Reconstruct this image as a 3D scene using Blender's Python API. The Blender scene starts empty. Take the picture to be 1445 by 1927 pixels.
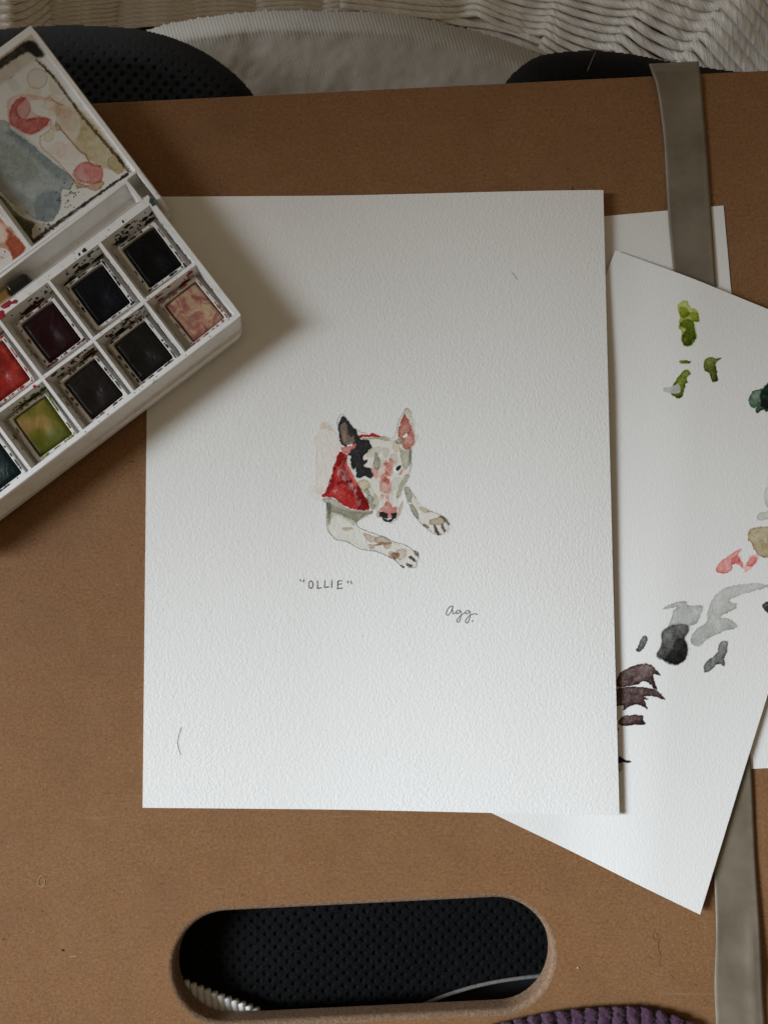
import bpy, math, random
import numpy as np
from mathutils import Vector, Matrix
random.seed(7); RNG = np.random.RandomState(11)
S = bpy.context.scene
COL = S.collection

# ------------------------------------------------------------------ camera
W, H = 1445.0, 1927.0              # size of the photograph, used as drawing units
F = 0.78 * H
up = Vector((-0.0191, 0.0591, 0.998)).normalized()      # board normal seen from the camera
CX = (Vector((1, 0, 0)) - up * up.x).normalized(); CY = up.cross(CX)
R = Matrix((CX, CY, up))           # camera -> world rotation
DIST = 0.2644
CAM = Vector((0, 0, 0)) - R @ Vector((0, 0, -1)) * DIST
cd = bpy.data.cameras.new("camera"); cam = bpy.data.objects.new("camera", cd); COL.objects.link(cam)
cd.sensor_fit = 'VERTICAL'; cd.sensor_height = 36; cd.lens = 36 * F / H
cd.clip_start = 0.005; cd.clip_end = 20
cam.matrix_world = Matrix.Translation(CAM) @ R.to_4x4()
S.camera = cam

# ------------------------------------------------------------------ light
w = bpy.data.worlds.new("World"); S.world = w; w.use_nodes = True
w.node_tree.nodes['Background'].inputs[0].default_value = (1.0, 0.77, 0.49, 1)
w.node_tree.nodes['Background'].inputs[1].default_value = 0.172
def area(name, loc, target, sx, sy, power, colour):
    l = bpy.data.lights.new(name, 'AREA'); l.shape = 'RECTANGLE'; l.size = sx; l.size_y = sy
    l.energy = power; l.color = colour
    o = bpy.data.objects.new(name, l); COL.objects.link(o); o.location = loc
    o.rotation_euler = (Vector(target) - Vector(loc)).to_track_quat('-Z', 'Y').to_euler()
    return o
win = area('window_light', (-0.90, -0.12, 0.64), (0.03, -0.178, 0), 0.38, 0.50, 1.18, (0.83, 0.915, 1.0))
win.data.spread = math.radians(29.5)
side_fill = area('added_side_light', (-0.52, 0.24, 0.05), (0.02, 0.15, -0.035), 0.12, 0.08, 0.024, (0.92, 0.96, 1.0))  # added lamp without a known source, brightens wicker and cushion edge
side_fill.data.spread = math.radians(36)
back_fill = area('added_back_light', (-0.30, 0.46, -0.004), (-0.035, 0.142, -0.05), 0.10, 0.03, 0.016, (0.88, 0.95, 1.0))  # added lamp kept below board level, brightens only the cushion's far edge
back_fill.data.spread = math.radians(24)
S.view_settings.view_transform = 'Standard'; S.view_settings.look = 'None'
S.view_settings.exposure = 0; S.view_settings.gamma = 1
S.render.engine = 'CYCLES'

# ------------------------------------------------------------------ helpers
Rn = np.array(R); Cn = np.array(CAM)
def P(u, v, z=0.0):
    """point of the horizontal plane at height z that lies where the photograph shows (u, v)"""
    u = np.asarray(u, float); v = np.asarray(v, float); z = np.asarray(z, float)
    r = np.stack([(u - W / 2), -(v - H / 2), np.full_like(u + v, -F)], -1) @ Rn.T
    t = (z - Cn[2]) / r[..., 2]
    return Cn + r * t[..., None]
def PS(u, v, h, it=4):
    z = np.zeros_like(np.asarray(u, float) + np.asarray(v, float))
    for _ in range(it):
        p = P(u, v, z); z = h(p[..., 0], p[..., 1])
    return P(u, v, z)
MM = 0.001
def sm(x, a, b):
    t = np.clip((np.asarray(x, float) - a) / (b - a), 0, 1); return t * t * (3 - 2 * t)
def hashn(i, j, seed):
    n = np.sin(i * 127.1 + j * 311.7 + seed * 74.7) * 43758.5453; return n - np.floor(n)
def vnoise(x, y, seed=0):
    x = np.asarray(x, float); y = np.asarray(y, float)
    i = np.floor(x); j = np.floor(y); fx = x - i; fy = y - j; fx = fx * fx * (3 - 2 * fx); fy = fy * fy * (3 - 2 * fy)
    a = hashn(i, j, seed); b = hashn(i + 1, j, seed); c = hashn(i, j + 1, seed); d = hashn(i + 1, j + 1, seed)
    return (a * (1 - fx) + b * fx) * (1 - fy) + (c * (1 - fx) + d * fx) * fy
def fbm(x, y, seed=0, o=3):
    s = 0; a = 0.5; t = 0
    for k in range(o):
        s = s + a * vnoise(x * 2 ** k, y * 2 ** k, seed + k * 13); t += a; a *= 0.5
    return s / t
def lin(c): 
    c = np.asarray(c, float) / 255.0
    return np.where(c < 0.04045, c / 12.92, ((c + 0.055) / 1.055) ** 2.4)
def rgba(c): return tuple(float(x) for x in c) + (1.0,)

def tag(o, label=None, cat=None, group=None, kind=None):
    if label: o['label'] = label
    if cat: o['category'] = cat
    if group: o['group'] = group
    if kind: o['kind'] = kind
    return o
ORG = {}
def empty(name, origin):
    o = bpy.data.objects.new(name, None); COL.objects.link(o); o.empty_display_size = 0.01
    o.location = Vector(origin); ORG[o] = Vector(origin); return o
def obj(name, V, faces, mat, parent=None, smooth=True, col=None, uv=None, origin=None, attrs=None):
    """link world-space geometry as ONE object"""
    V = np.asarray(V, float).reshape(-1, 3)
    if origin is None:
        c = (V.max(0) + V.min(0)) / 2; c[2] = V[:, 2].min(); origin = Vector(c)
    L = V - np.array(origin)
    me = bpy.data.meshes.new(name)
    if isinstance(faces, np.ndarray):
        n = len(faces); k = faces.shape[1]
        me.vertices.add(len(L)); me.vertices.foreach_set('co', L.astype(np.float32).ravel())
        me.loops.add(n * k); me.loops.foreach_set('vertex_index', faces.astype(np.int32).ravel())
        me.polygons.add(n); me.polygons.foreach_set('loop_start', np.arange(0, n * k, k, dtype=np.int32))
        me.polygons.foreach_set('loop_total', np.full(n, k, dtype=np.int32))
        me.update(calc_edges=True); me.validate()
    else:
        me.from_pydata(L.tolist(), [], faces); me.update()
    if smooth: me.polygons.foreach_set('use_smooth', np.ones(len(me.polygons), dtype=bool))
    if col is not None:
        a = me.color_attributes.new('Col', 'FLOAT_COLOR', 'POINT')
        c4 = np.ones((len(L), 4), np.float32); c4[:, :3] = col; a.data.foreach_set('color', c4.ravel())
    if uv is not None:
        ul = me.uv_layers.new(name='UVMap'); vi = np.zeros(len(me.loops), np.int32); me.loops.foreach_get('vertex_index', vi)
        ul.data.foreach_set('uv', np.asarray(uv, np.float32)[vi].ravel())
    me.materials.append(mat)
    o = bpy.data.objects.new(name, me); COL.objects.link(o)
    ORG[o] = Vector(origin)
    if parent is not None:
        o.parent = parent; o.location = Vector(origin) - ORG[parent]
    else: o.location = Vector(origin)
    return o
def grid_faces(nx, ny, off=0, wrap=False):
    i = np.arange(nx - (0 if wrap else 1)); j = np.arange(ny - 1)
    I, J = np.meshgrid(i, j); I2 = (I + 1) % nx
    return (np.stack([J * nx + I, J * nx + I2, (J + 1) * nx + I2, (J + 1) * nx + I], -1).reshape(-1, 4) + off)
def merge(parts):
    V = []; Fc = []; n = 0
    for v, f in parts:
        V.append(np.asarray(v, float).reshape(-1, 3)); Fc += [[int(k) + n for k in q] for q in f]; n += len(V[-1])
    return np.concatenate(V), Fc
def catmull(pts, n=8, closed=False):
    p = np.asarray(pts, float); out = []; N = len(p)
    for i in range(N if closed else N - 1):
        if closed: a, b, c, d = p[(i - 1) % N], p[i], p[(i + 1) % N], p[(i + 2) % N]
        else: a, b, c, d = p[max(i - 1, 0)], p[i], p[i + 1], p[min(i + 2, N - 1)]
        for k in range(n):
            t = k / n
            out.append(0.5 * ((2 * b) + (-a + c) * t + (2 * a - 5 * b + 4 * c - d) * t * t + (-a + 3 * b - 3 * c + d) * t ** 3))
    if not closed: out.append(p[-1])
    return np.array(out)
def tube(path, rad, n=10, cap=True):
    path = np.asarray(path, float); m = len(path); rad = np.broadcast_to(np.asarray(rad, float), (m,))
    T = np.gradient(path, axis=0); T /= np.linalg.norm(T, axis=1)[:, None] + 1e-12
    ref = np.array([0, 0, 1.0]); V = []; UV = []
    L = np.concatenate([[0], np.cumsum(np.linalg.norm(np.diff(path, axis=0), axis=1))])
    for k in range(m):
        b = np.cross(T[k], ref); nb = np.linalg.norm(b)
        b = b / nb if nb > 1e-6 else np.array([1.0, 0, 0]); c = np.cross(b, T[k])
        for j in range(n):
            a = 2 * math.pi * j / n
            V.append(path[k] + rad[k] * (math.cos(a) * b + math.sin(a) * c)); UV.append((L[k] * 100, j / n))
    Fc = grid_faces(n, m, wrap=True).tolist()
    if cap: Fc.append(list(range(n))[::-1]); Fc.append([(m - 1) * n + j for j in range(n)])
    return np.array(V), Fc, np.array(UV)

# signed distance (positive inside), closed polygon
def sdf(px, py, poly, closed=True):
    poly = np.asarray(poly, float); N = len(poly); d = np.full(px.shape, 1e18); ins = np.zeros(px.shape, bool)
    for i in range(N if closed else N - 1):
        ax, ay = poly[i]; bx, by = poly[(i + 1) % N]; ex, ey = bx - ax, by - ay; l = ex * ex + ey * ey + 1e-12
        t = np.clip(((px - ax) * ex + (py - ay) * ey) / l, 0, 1)
        d = np.minimum(d, (px - ax - t * ex) ** 2 + (py - ay - t * ey) ** 2)
        if closed:
            c = ((ay > py) != (by > py)); ins ^= c & (px < ex * (py - ay) / (ey if abs(ey) > 1e-12 else 1e-12) + ax)
    d = np.sqrt(d)
    return np.where(ins, d, -d) if closed else d

# ------------------------------------------------------------------ materials
class NT:
    def __init__(s, name):
        s.m = bpy.data.materials.new(name); s.m.use_nodes = True; s.t = s.m.node_tree
        s.b = s.t.nodes['Principled BSDF']
    def n(s, typ, **kw):
        nd = s.t.nodes.new(typ)
        for k, v in kw.items():
            if k.startswith('i_'):
                nd.inputs[k[2:].replace('_', ' ')].default_value = v
            else: setattr(nd, k, v)
        return nd
    def l(s, a, b): s.t.links.new(a, b)
    def set(s, **kw):
        for k, v in kw.items():
            s.b.inputs[k.replace('_', ' ')].default_value = v
    def coord(s, scale=(1, 1, 1), rot=(0, 0, 0), kind='geo'):
        mp = s.n('ShaderNodeMapping'); mp.inputs['Scale'].default_value = scale; mp.inputs['Rotation'].default_value = rot
        if kind == 'geo': g = s.n('ShaderNodeNewGeometry'); s.l(g.outputs['Position'], mp.inputs['Vector'])
        else: g = s.n('ShaderNodeTexCoord'); s.l(g.outputs[kind], mp.inputs['Vector'])
        return mp.outputs[0]
    def noise(s, scale, detail=3, rough=0.5, co=None, dist=0.0):
        nd = s.n('ShaderNodeTexNoise'); nd.inputs['Scale'].default_value = scale; nd.inputs['Detail'].default_value = detail
        nd.inputs['Roughness'].default_value = rough; nd.inputs['Distortion'].default_value = dist
        s.l(co if co is not None else s.coord(), nd.inputs['Vector']); return nd.outputs['Fac']
    def ramp(s, fac, stops):
        r = s.n('ShaderNodeValToRGB'); e = r.color_ramp.elements
        while len(e) < len(stops): e.new(0.5)
        for k, (p, c) in enumerate(stops): e[k].position = p; e[k].color = rgba(c) if len(c) == 3 else c
        s.l(fac, r.inputs[0]); return r.outputs[0]
    def mix(s, fac, a, b, mode='MIX'):
        m = s.n('ShaderNodeMix', data_type='RGBA', blend_type=mode)
        for sock, val in ((m.inputs['Factor'], fac), (m.inputs['A'], a), (m.inputs['B'], b)):
            if hasattr(val, 'is_output'): s.l(val, sock)
            elif isinstance(val, (int, float)): sock.default_value = val
            else: sock.default_value = rgba(val)
        return m.outputs['Result']
    def math(s, op, a, b=0.0, c=None):
        m = s.n('ShaderNodeMath', operation=op)
        for k, v in enumerate((a, b) if c is None else (a, b, c)):
            if hasattr(v, 'is_output'): s.l(v, m.inputs[k])
            else: m.inputs[k].default_value = v
        return m.outputs[0]
    def bump(s, h, dist, strength=1.0, prev=None):
        b = s.n('ShaderNodeBump'); b.inputs['Distance'].default_value = dist; b.inputs['Strength'].default_value = strength
        s.l(h, b.inputs['Height'])
        if prev is not None: s.l(prev, b.inputs['Normal'])
        return b.outputs[0]
    def fin(s, color=None, normal=None, rough=None):
        if color is not None:
            if hasattr(color, 'is_output'): s.l(color, s.b.inputs['Base Color'])
            else: s.b.inputs['Base Color'].default_value = rgba(color)
        if normal is not None: s.l(normal, s.b.inputs['Normal'])
        if rough is not None:
            if hasattr(rough, 'is_output'): s.l(rough, s.b.inputs['Roughness'])
            else: s.b.inputs['Roughness'].default_value = rough
        return s.m

PAPER = np.array([0.80, 0.79, 0.765])
def paper_mat(name, base, kind, attr=False):
    m = NT(name); m.set(Roughness=0.85); m.b.inputs['Specular IOR Level'].default_value = 0.25
    if kind == 'cold':      # cold pressed: pebbled tooth, slightly directional
        a = m.noise(1150, 4, 0.66, m.coord((1, 0.72, 1), (0, 0, 0.5)), 0.35)
        b = m.noise(1900, 2, 0.5, m.coord((1, 1, 1), (0, 0, -0.3)))
        h = m.math('ADD', a, m.math('MULTIPLY', b, 0.30)); lowf = m.noise(22, 3, 0.6); nr = m.bump(m.math('MULTIPLY', h, m.math('ADD', 0.55, m.math('MULTIPLY', lowf, 1.1))), 0.00017)
    else:
        a = m.noise(1500, 3, 0.6, m.coord((1, 0.7, 1)), 0.3); nr = m.bump(a, 0.00010)
    if attr:
        at = m.n('ShaderNodeAttribute', attribute_name='Col'); c = at.outputs['Color']
        c = m.mix(m.math('MULTIPLY', m.math('SUBTRACT', a, 0.35), 0.25), c, (1, 1, 1), 'MULTIPLY')
        return m.fin(at.outputs['Color'], nr)
    c = m.mix(m.noise(40, 4, 0.6), tuple(np.array(base) * 0.985), base)
    return m.fin(c, nr)
M = {}
M['paper_cold'] = paper_mat('cold_pressed_paper', PAPER, 'cold')
M['paper_cold_paint'] = paper_mat('cold_pressed_paper_painted', PAPER, 'cold', True)
M['paper_smooth'] = paper_mat('smooth_paper', PAPER * 0.97, 'smooth')
M['paper_smooth_paint'] = paper_mat('smooth_paper_painted', PAPER, 'smooth', True)

def mdf():
    m = NT('hardboard'); m.set(Roughness=0.7); m.b.inputs['Specular IOR Level'].default_value = 0.12
    big = m.noise(14, 4, 0.6); fine = m.noise(1150, 5, 0.85, None, 0.5)
    c = m.mix(big, (0.225, 0.110, 0.047), (0.258, 0.134, 0.061))
    c = m.mix(m.ramp(fine, [(0.33, (0, 0, 0)), (0.68, (1, 1, 1))]), m.mix(1.0, c, (0.60, 0.57, 0.53), 'MULTIPLY'), m.mix(1.0, c, (1.28, 1.29, 1.32), 'MULTIPLY'))
    h = fine
    for k, (rz, sx) in enumerate(((0.2, 1), (1.1, 1), (1.9, 1), (2.7, 1))):   # short pale and dark fibres
        f = m.noise(1.0, 1, 0.5, m.coord((420, 3200, 800), (0, 0, rz)))
        pk = m.ramp(f, [(0.68, (0, 0, 0)), (0.76, (1, 1, 1))])
        c = m.mix(m.math('MULTIPLY', pk, 0.42), c, (0.40, 0.25, 0.14) if k % 2 == 0 else (0.085, 0.045, 0.022))
    sp = m.noise(330, 1, 0.5); spk = m.ramp(sp, [(0.775, (0, 0, 0)), (0.80, (1, 1, 1))])
    c = m.mix(m.math('MULTIPLY', spk, 0.4), c, (0.035, 0.02, 0.012))
    st = m.noise(30, 3, 0.6, m.coord((1, 1, 1), (0, 0, 0.7)), 1.2)
    c = m.mix(m.ramp(st, [(0.48, (0, 0, 0)), (0.74, (0.25, 0.25, 0.25))]), c, (0.13, 0.07, 0.038))
    sc_ = m.noise(1.0, 2, 0.5, m.coord((25, 900, 100), (0, 0, 0.9)), 0.6); c = m.mix(m.math('MULTIPLY', m.ramp(sc_, [(0.70, (0, 0, 0)), (0.76, (1, 1, 1))]), 0.22), c, (0.40, 0.26, 0.16))
    pt = m.noise(75, 4, 0.7, None, 0.8); c = m.mix(m.ramp(pt, [(0.35, (0.10, 0.10, 0.10)), (0.55, (0, 0, 0))]), c, (0.32, 0.19, 0.11))
    return m.fin(c, m.bump(h, 0.00005))
M['mdf'] = mdf()
def mdf_edge():
    m = NT('hardboard_cut_edge'); m.set(Roughness=0.8)
    f = m.noise(1200, 4, 0.7); c = m.mix(m.ramp(f, [(0.35, (0, 0, 0)), (0.65, (1, 1, 1))]), (0.13, 0.075, 0.04), (0.28, 0.17, 0.10))
    return m.fin(c, m.bump(f, 0.00035))
M['mdf_edge'] = mdf_edge()
def plastic(name, base, grime=0.5, rough=0.38):
    m = NT(name); m.set(Roughness=rough)
    g = m.noise(160, 5, 0.65, None, 0.8); g2 = m.noise(900, 3, 0.6)
    c = m.mix(m.math('MULTIPLY', m.ramp(g, [(0.5, (0, 0, 0)), (0.75, (1, 1, 1))]), grime), base, (0.36, 0.33, 0.28))
    sp = m.ramp(m.noise(420, 2, 0.5, m.coord((1, 1, 1), (0, 0, 0.64))), [(0.73, (0, 0, 0)), (0.745, (1, 1, 1))])
    c = m.mix(m.math('MULTIPLY', sp, grime * 1.3), c, (0.12, 0.10, 0.09))
    return m.fin(c, m.bump(g2, 0.00003), m.math('ADD', m.math('MULTIPLY', g, 0.3), rough - 0.1))
M['plastic'] = plastic('white_plastic', (0.80, 0.79, 0.775), 0.32)
M['pan_plastic'] = plastic('pan_plastic', (0.68, 0.65, 0.61), 0.5)
def painted_plastic():
    m = NT('plastic_stained_with_paint'); m.set(Roughness=0.35)
    at = m.n('ShaderNodeAttribute', attribute_name='Col'); n = m.noise(1100, 2, 0.5)
    return m.fin(at.outputs['Color'], m.bump(n, 0.00004), m.math('ADD', m.math('MULTIPLY', n, 0.3), 0.25))
M['palette_paint'] = painted_plastic()
def simple(name, c, rough=0.6, metal=0.0, noise=None, bumpd=0.0, c2=None):
    m = NT(name); m.set(Roughness=rough, Metallic=metal)
    if noise:
        f = m.noise(noise, 4, 0.6)
        cc = m.mix(f, c, c2 if c2 is not None else tuple(np.array(c) * 0.7))
        return m.fin(cc, m.bump(f, bumpd) if bumpd else None)
    return m.fin(c)
def black_mesh():
    m = NT('black_mesh_fabric'); m.set(Roughness=0.7); m.b.inputs['Specular IOR Level'].default_value = 0.10
    f = m.noise(2600, 3, 0.7); f2 = m.noise(90, 3, 0.5)
    c = m.mix(f, (0.0002, 0.00023, 0.0003), (0.0013, 0.0015, 0.0019))
    return m.fin(m.mix(f2, c, (0.004, 0.004, 0.0045)), m.bump(f, 0.0003))
M['black'] = black_mesh()
def cushion_mat():
    m = NT('ribbed_linen'); m.set(Roughness=0.85)
    f = m.noise(900, 3, 0.6); c = m.mix(f, (0.34, 0.315, 0.28), (0.44, 0.42, 0.385))
    return m.fin(m.mix(m.noise(35, 3), c, (0.38, 0.36, 0.325)), m.bump(m.noise(1800, 2), 0.0001))
M['cushion'] = cushion_mat()
def cord(name, a, b):
    m = NT(name); m.set(Roughness=0.4)
    # twisted paper cord: fibres run obliquely round the strand
    uv = m.n('ShaderNodeUVMap'); sep = m.n('ShaderNodeSeparateXYZ'); m.l(uv.outputs[0], sep.inputs[0])
    tw = m.math('ADD', m.math('MULTIPLY', sep.outputs[0], 0.55), sep.outputs[1])
    cmb = m.n('ShaderNodeCombineXYZ'); m.l(m.math('MULTIPLY', tw, 26.0), cmb.inputs[0]); m.l(m.math('MULTIPLY', sep.outputs[0], 1.5), cmb.inputs[1])
    f = m.noise(1.0, 3, 0.65, cmb.outputs[0])
    cmb2 = m.n('ShaderNodeCombineXYZ'); m.l(m.math('MULTIPLY', tw, 7.0), cmb2.inputs[0]); m.l(m.math('MULTIPLY', sep.outputs[0], 0.6), cmb2.inputs[1])
    g = m.noise(1.0, 2, 0.5, cmb2.outputs[0])
    c = m.mix(m.ramp(f, [(0.32, (0, 0, 0)), (0.6, (1, 1, 1))]), a, b)
    n = m.bump(g, 0.0006); n = m.bump(f, 0.00022, 1, n)
    return m.fin(c, n)
M['cord'] = cord('twisted_wicker_cord', (0.46, 0.41, 0.35), (0.82, 0.79, 0.73))
M['wicker_gap_shade'] = simple('dark_gap_shade', (0.03, 0.02, 0.015), 0.9, 0, 200, 0.001)  # shade in the gaps between cords, given as a dark colour
def rubber():
    m = NT('grey_elastic_strap'); m.set(Roughness=0.42)
    f = m.noise(70, 3, 0.6); g = m.noise(900, 3, 0.6)
    c = m.mix(m.ramp(f, [(0.3, (0, 0, 0)), (0.7, (1, 1, 1))]), (0.135, 0.108, 0.075), (0.215, 0.180, 0.135))
    d = m.ramp(g, [(0.72, (0, 0, 0)), (0.76, (1, 1, 1))])
    c = m.mix(m.math('MULTIPLY', d, 0.5), c, (0.35, 0.31, 0.26))
    m.b.inputs['Subsurface Weight'].default_value = 0.25; m.b.inputs['Subsurface Radius'].default_value = (0.002, 0.0015, 0.001)
    return m.fin(c, m.bump(m.noise(260, 2), 0.00008), m.math('ADD', m.math('MULTIPLY', f, 0.3), 0.3))
M['strap'] = rubber()
M['hair'] = simple('dark_hair', (0.03, 0.015, 0.012), 0.5)
M['fibre'] = simple('pale_fibre', (0.62, 0.52, 0.36), 0.6)
M['speck'] = simple('purple_fluff', (0.03, 0.006, 0.02), 0.9)
M['dust'] = simple('dust_speck', (0.55, 0.46, 0.36), 0.9)

# ------------------------------------------------------------------ drawing board
def rect_hole_board():
    TOPL, TOPR = P(-260, 217), P(1700, 121)
    ax = (TOPR - TOPL); ax /= np.linalg.norm(ax); ay = np.array([ax[1], -ax[0], 0])    # ay points to the bottom of the photo
    hgt = 0.335
    A, B = TOPL, TOPR; Cc, D = B + ay * hgt, A + ay * hgt
    rc = P(681, 1808); hl = (P(1040, 1785) - P(322, 1820)); L2 = np.linalg.norm(hl) / 2
    hx = hl / (2 * L2); hy = np.array([-hx[1], hx[0], 0]); 
    def stadium(r_off, n=22):
        rr = 0.0190 + r_off; hs = L2 + 0.0010 - 0.0190; out = []
        for k in range(n + 1): a = -math.pi / 2 + math.pi * k / n; out.append(rc + hx * (hs + rr * math.cos(a)) + hy * rr * math.sin(a))
        for k in range(n + 1): a = math.pi / 2 + math.pi * k / n; out.append(rc + hx * (-hs + rr * math.cos(a)) + hy * rr * math.sin(a))
        return np.array(out)
    outer = []
    for p, q in ((A, B), (B, Cc), (Cc, D), (D, A)):
        for k in range(30): outer.append(p + (q - p) * k / 30)
    outer = np.array(outer)
    import bmesh
    T = 0.0062
    bm = bmesh.new()
    o = [bm.verts.new(p) for p in outer]; hst = stadium(0); h = [bm.verts.new(p) for p in hst]
    es = [bm.edges.new((o[i], o[(i + 1) % len(o)])) for i in range(len(o))] + [bm.edges.new((h[i], h[(i + 1) % len(h)])) for i in range(len(h))]
    bmesh.ops.triangle_fill(bm, edges=es, use_beauty=True)
    # outer rounded rim, going down
    def ring(prev, pts): 
        nv = [bm.verts.new(p) for p in pts]; N = len(nv)
        for i in range(N): bm.faces.new((prev[i], prev[(i + 1) % N], nv[(i + 1) % N], nv[i]))
        return nv
    cen = outer.mean(0); dirs = outer - cen
    pr = o
    for dz, g in ((0.0004, 0.0003), (0.0012, 0.0005), (T, 0.0005)):
        q = outer.copy(); q[:, :2] += np.sign(dirs[:, :2]) * 0; 
        q = cen + (outer - cen) * (1 + g / 0.15); q[:, 2] = -dz; pr = ring(pr, q)
    lo = pr
    me = bpy.data.meshes.new('panel'); 
    # underside
    hb = [bm.verts.new(p + np.array([0, 0, -T])) for p in stadium(-0.0017)]
    es = [bm.edges.get((lo[i], lo[(i + 1) % len(lo)])) for i in range(len(lo))] + [bm.edges.new((hb[i], hb[(i + 1) % len(hb)])) for i in range(len(hb))]
    bmesh.ops.triangle_fill(bm, edges=es, use_beauty=True)
    bmesh.ops.recalc_face_normals(bm, faces=bm.faces)
    V = [tuple(v.co) for v in bm.verts]; bm.verts.index_update(); Fc = [[v.index for v in f.verts] for f in bm.faces]; bm.free()
    root = empty('drawing_board', (0, 0, -T))
    tag(root, 'brown hardboard drawing board with an oval handle hole, lying under the papers', 'drawing board')
    pn = obj('panel', V, Fc, M['mdf'], root, smooth=False)
    # rounded cut edge of the handle hole
    rings = [stadium(0) + np.array([0, 0, 0.00002])]
    r = 0.0017
    for k in range(1, 7):
        a = math.pi / 2 * k / 6; q = stadium(-r * math.sin(a)); q[:, 2] = -r * (1 - math.cos(a)); rings.append(q)
    q = stadium(-r); q[:, 2] = -T; rings.append(q)
    N = len(rings[0]); Vr = np.concatenate(rings)
    obj('handle_hole_rim', Vr, grid_faces(N, len(rings), wrap=True), M['mdf_edge'], root)
    return root
board = rect_hole_board()

# ------------------------------------------------------------------ sheets of paper
def sheet(name, corners, h, mat, thick, label, cat, nx=60, ny=80, ragged=0.0, parent=None):
    TL, TR, BR, BL = [P(*c, 0.001)[:2] for c in corners]
    s = np.linspace(0, 1, nx); t = np.linspace(0, 1, ny); Sg, Tg = np.meshgrid(s, t)
    xy = ((1 - Sg) * (1 - Tg))[..., None] * TL + (Sg * (1 - Tg))[..., None] * TR + (Sg * Tg)[..., None] * BR + ((1 - Sg) * Tg)[..., None] * BL
    z = h(xy[..., 0], xy[..., 1])
    top = np.concatenate([xy, z[..., None]], -1).reshape(-1, 3); bot = top.copy(); bot[:, 2] -= thick
    n = nx * ny; f = grid_faces(nx, ny); fl = [q[::-1] for q in f.tolist()] + (f + n).tolist()
    bd = list(range(nx)) + [j * nx + nx - 1 for j in range(1, ny)] + [(ny - 1) * nx + i for i in range(nx - 2, -1, -1)] + [j * nx for j in range(ny - 2, 0, -1)]
    V = list(map(tuple, np.concatenate([top, bot]))); k0 = len(V)
    # sharp side faces get their own vertices
    for b in bd: V.append(tuple(top[b])); V.append(tuple(bot[b]))
    m = len(bd)
    for i in range(m):
        a = k0 + 2 * i; c = k0 + 2 * ((i + 1) % m); fl.append([a, c, c + 1, a + 1])
    o = obj(name, V, fl, mat, parent, smooth=True)
    if label: tag(o, label, cat)
    return o
X = lambda u, v=963: float(P(u, v)[0])
def h_bottom(x, y): return 0.00035 + 0 * x
def h_mid(x, y): 
    e = x - 0.10 * (y)          # strap runs slightly askew
    return 0.0006 + 0.0013 * sm(y, 0.035, 0.085) + 0.0021 * sm(e, X(1090), X(1290)) + 0.0004 * np.sin(y * 40 + 1) * sm(e, X(1200), X(1400)) 
def h_paint(x, y):
    return 0.0005 + 0.0030 * sm(x, X(560), X(1130)) + 0.0006 * sm(x, X(1000), X(1160)) * sm(y, -0.02, -0.10)
bottom_sheet = sheet('paper_sheet', [(640, 450), (1362, 385), (1457, 1446), (745, 1478)], h_bottom, M['paper_smooth'], 0.0003,
    'plain white sheet held under the grey strap, lowest of the papers', 'paper', 20, 20)
mid_sheet = sheet('swatch_sheet', [(1156, 473), (1640, 667), (1312, 1716), (775, 1459)], h_mid, M['paper_smooth'], 0.0003,
    'white test sheet turned askew with green, pink, grey and dark red brush marks', 'paper', 60, 60)
painting = sheet('dog_painting', [(280, 369), (1131, 364), (1160, 1529), (268, 1521)], h_paint, M['paper_cold'], 0.0005,
    'large textured white sheet with a small watercolour of a dog in a red bandana', 'painting', 80, 100)

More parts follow.
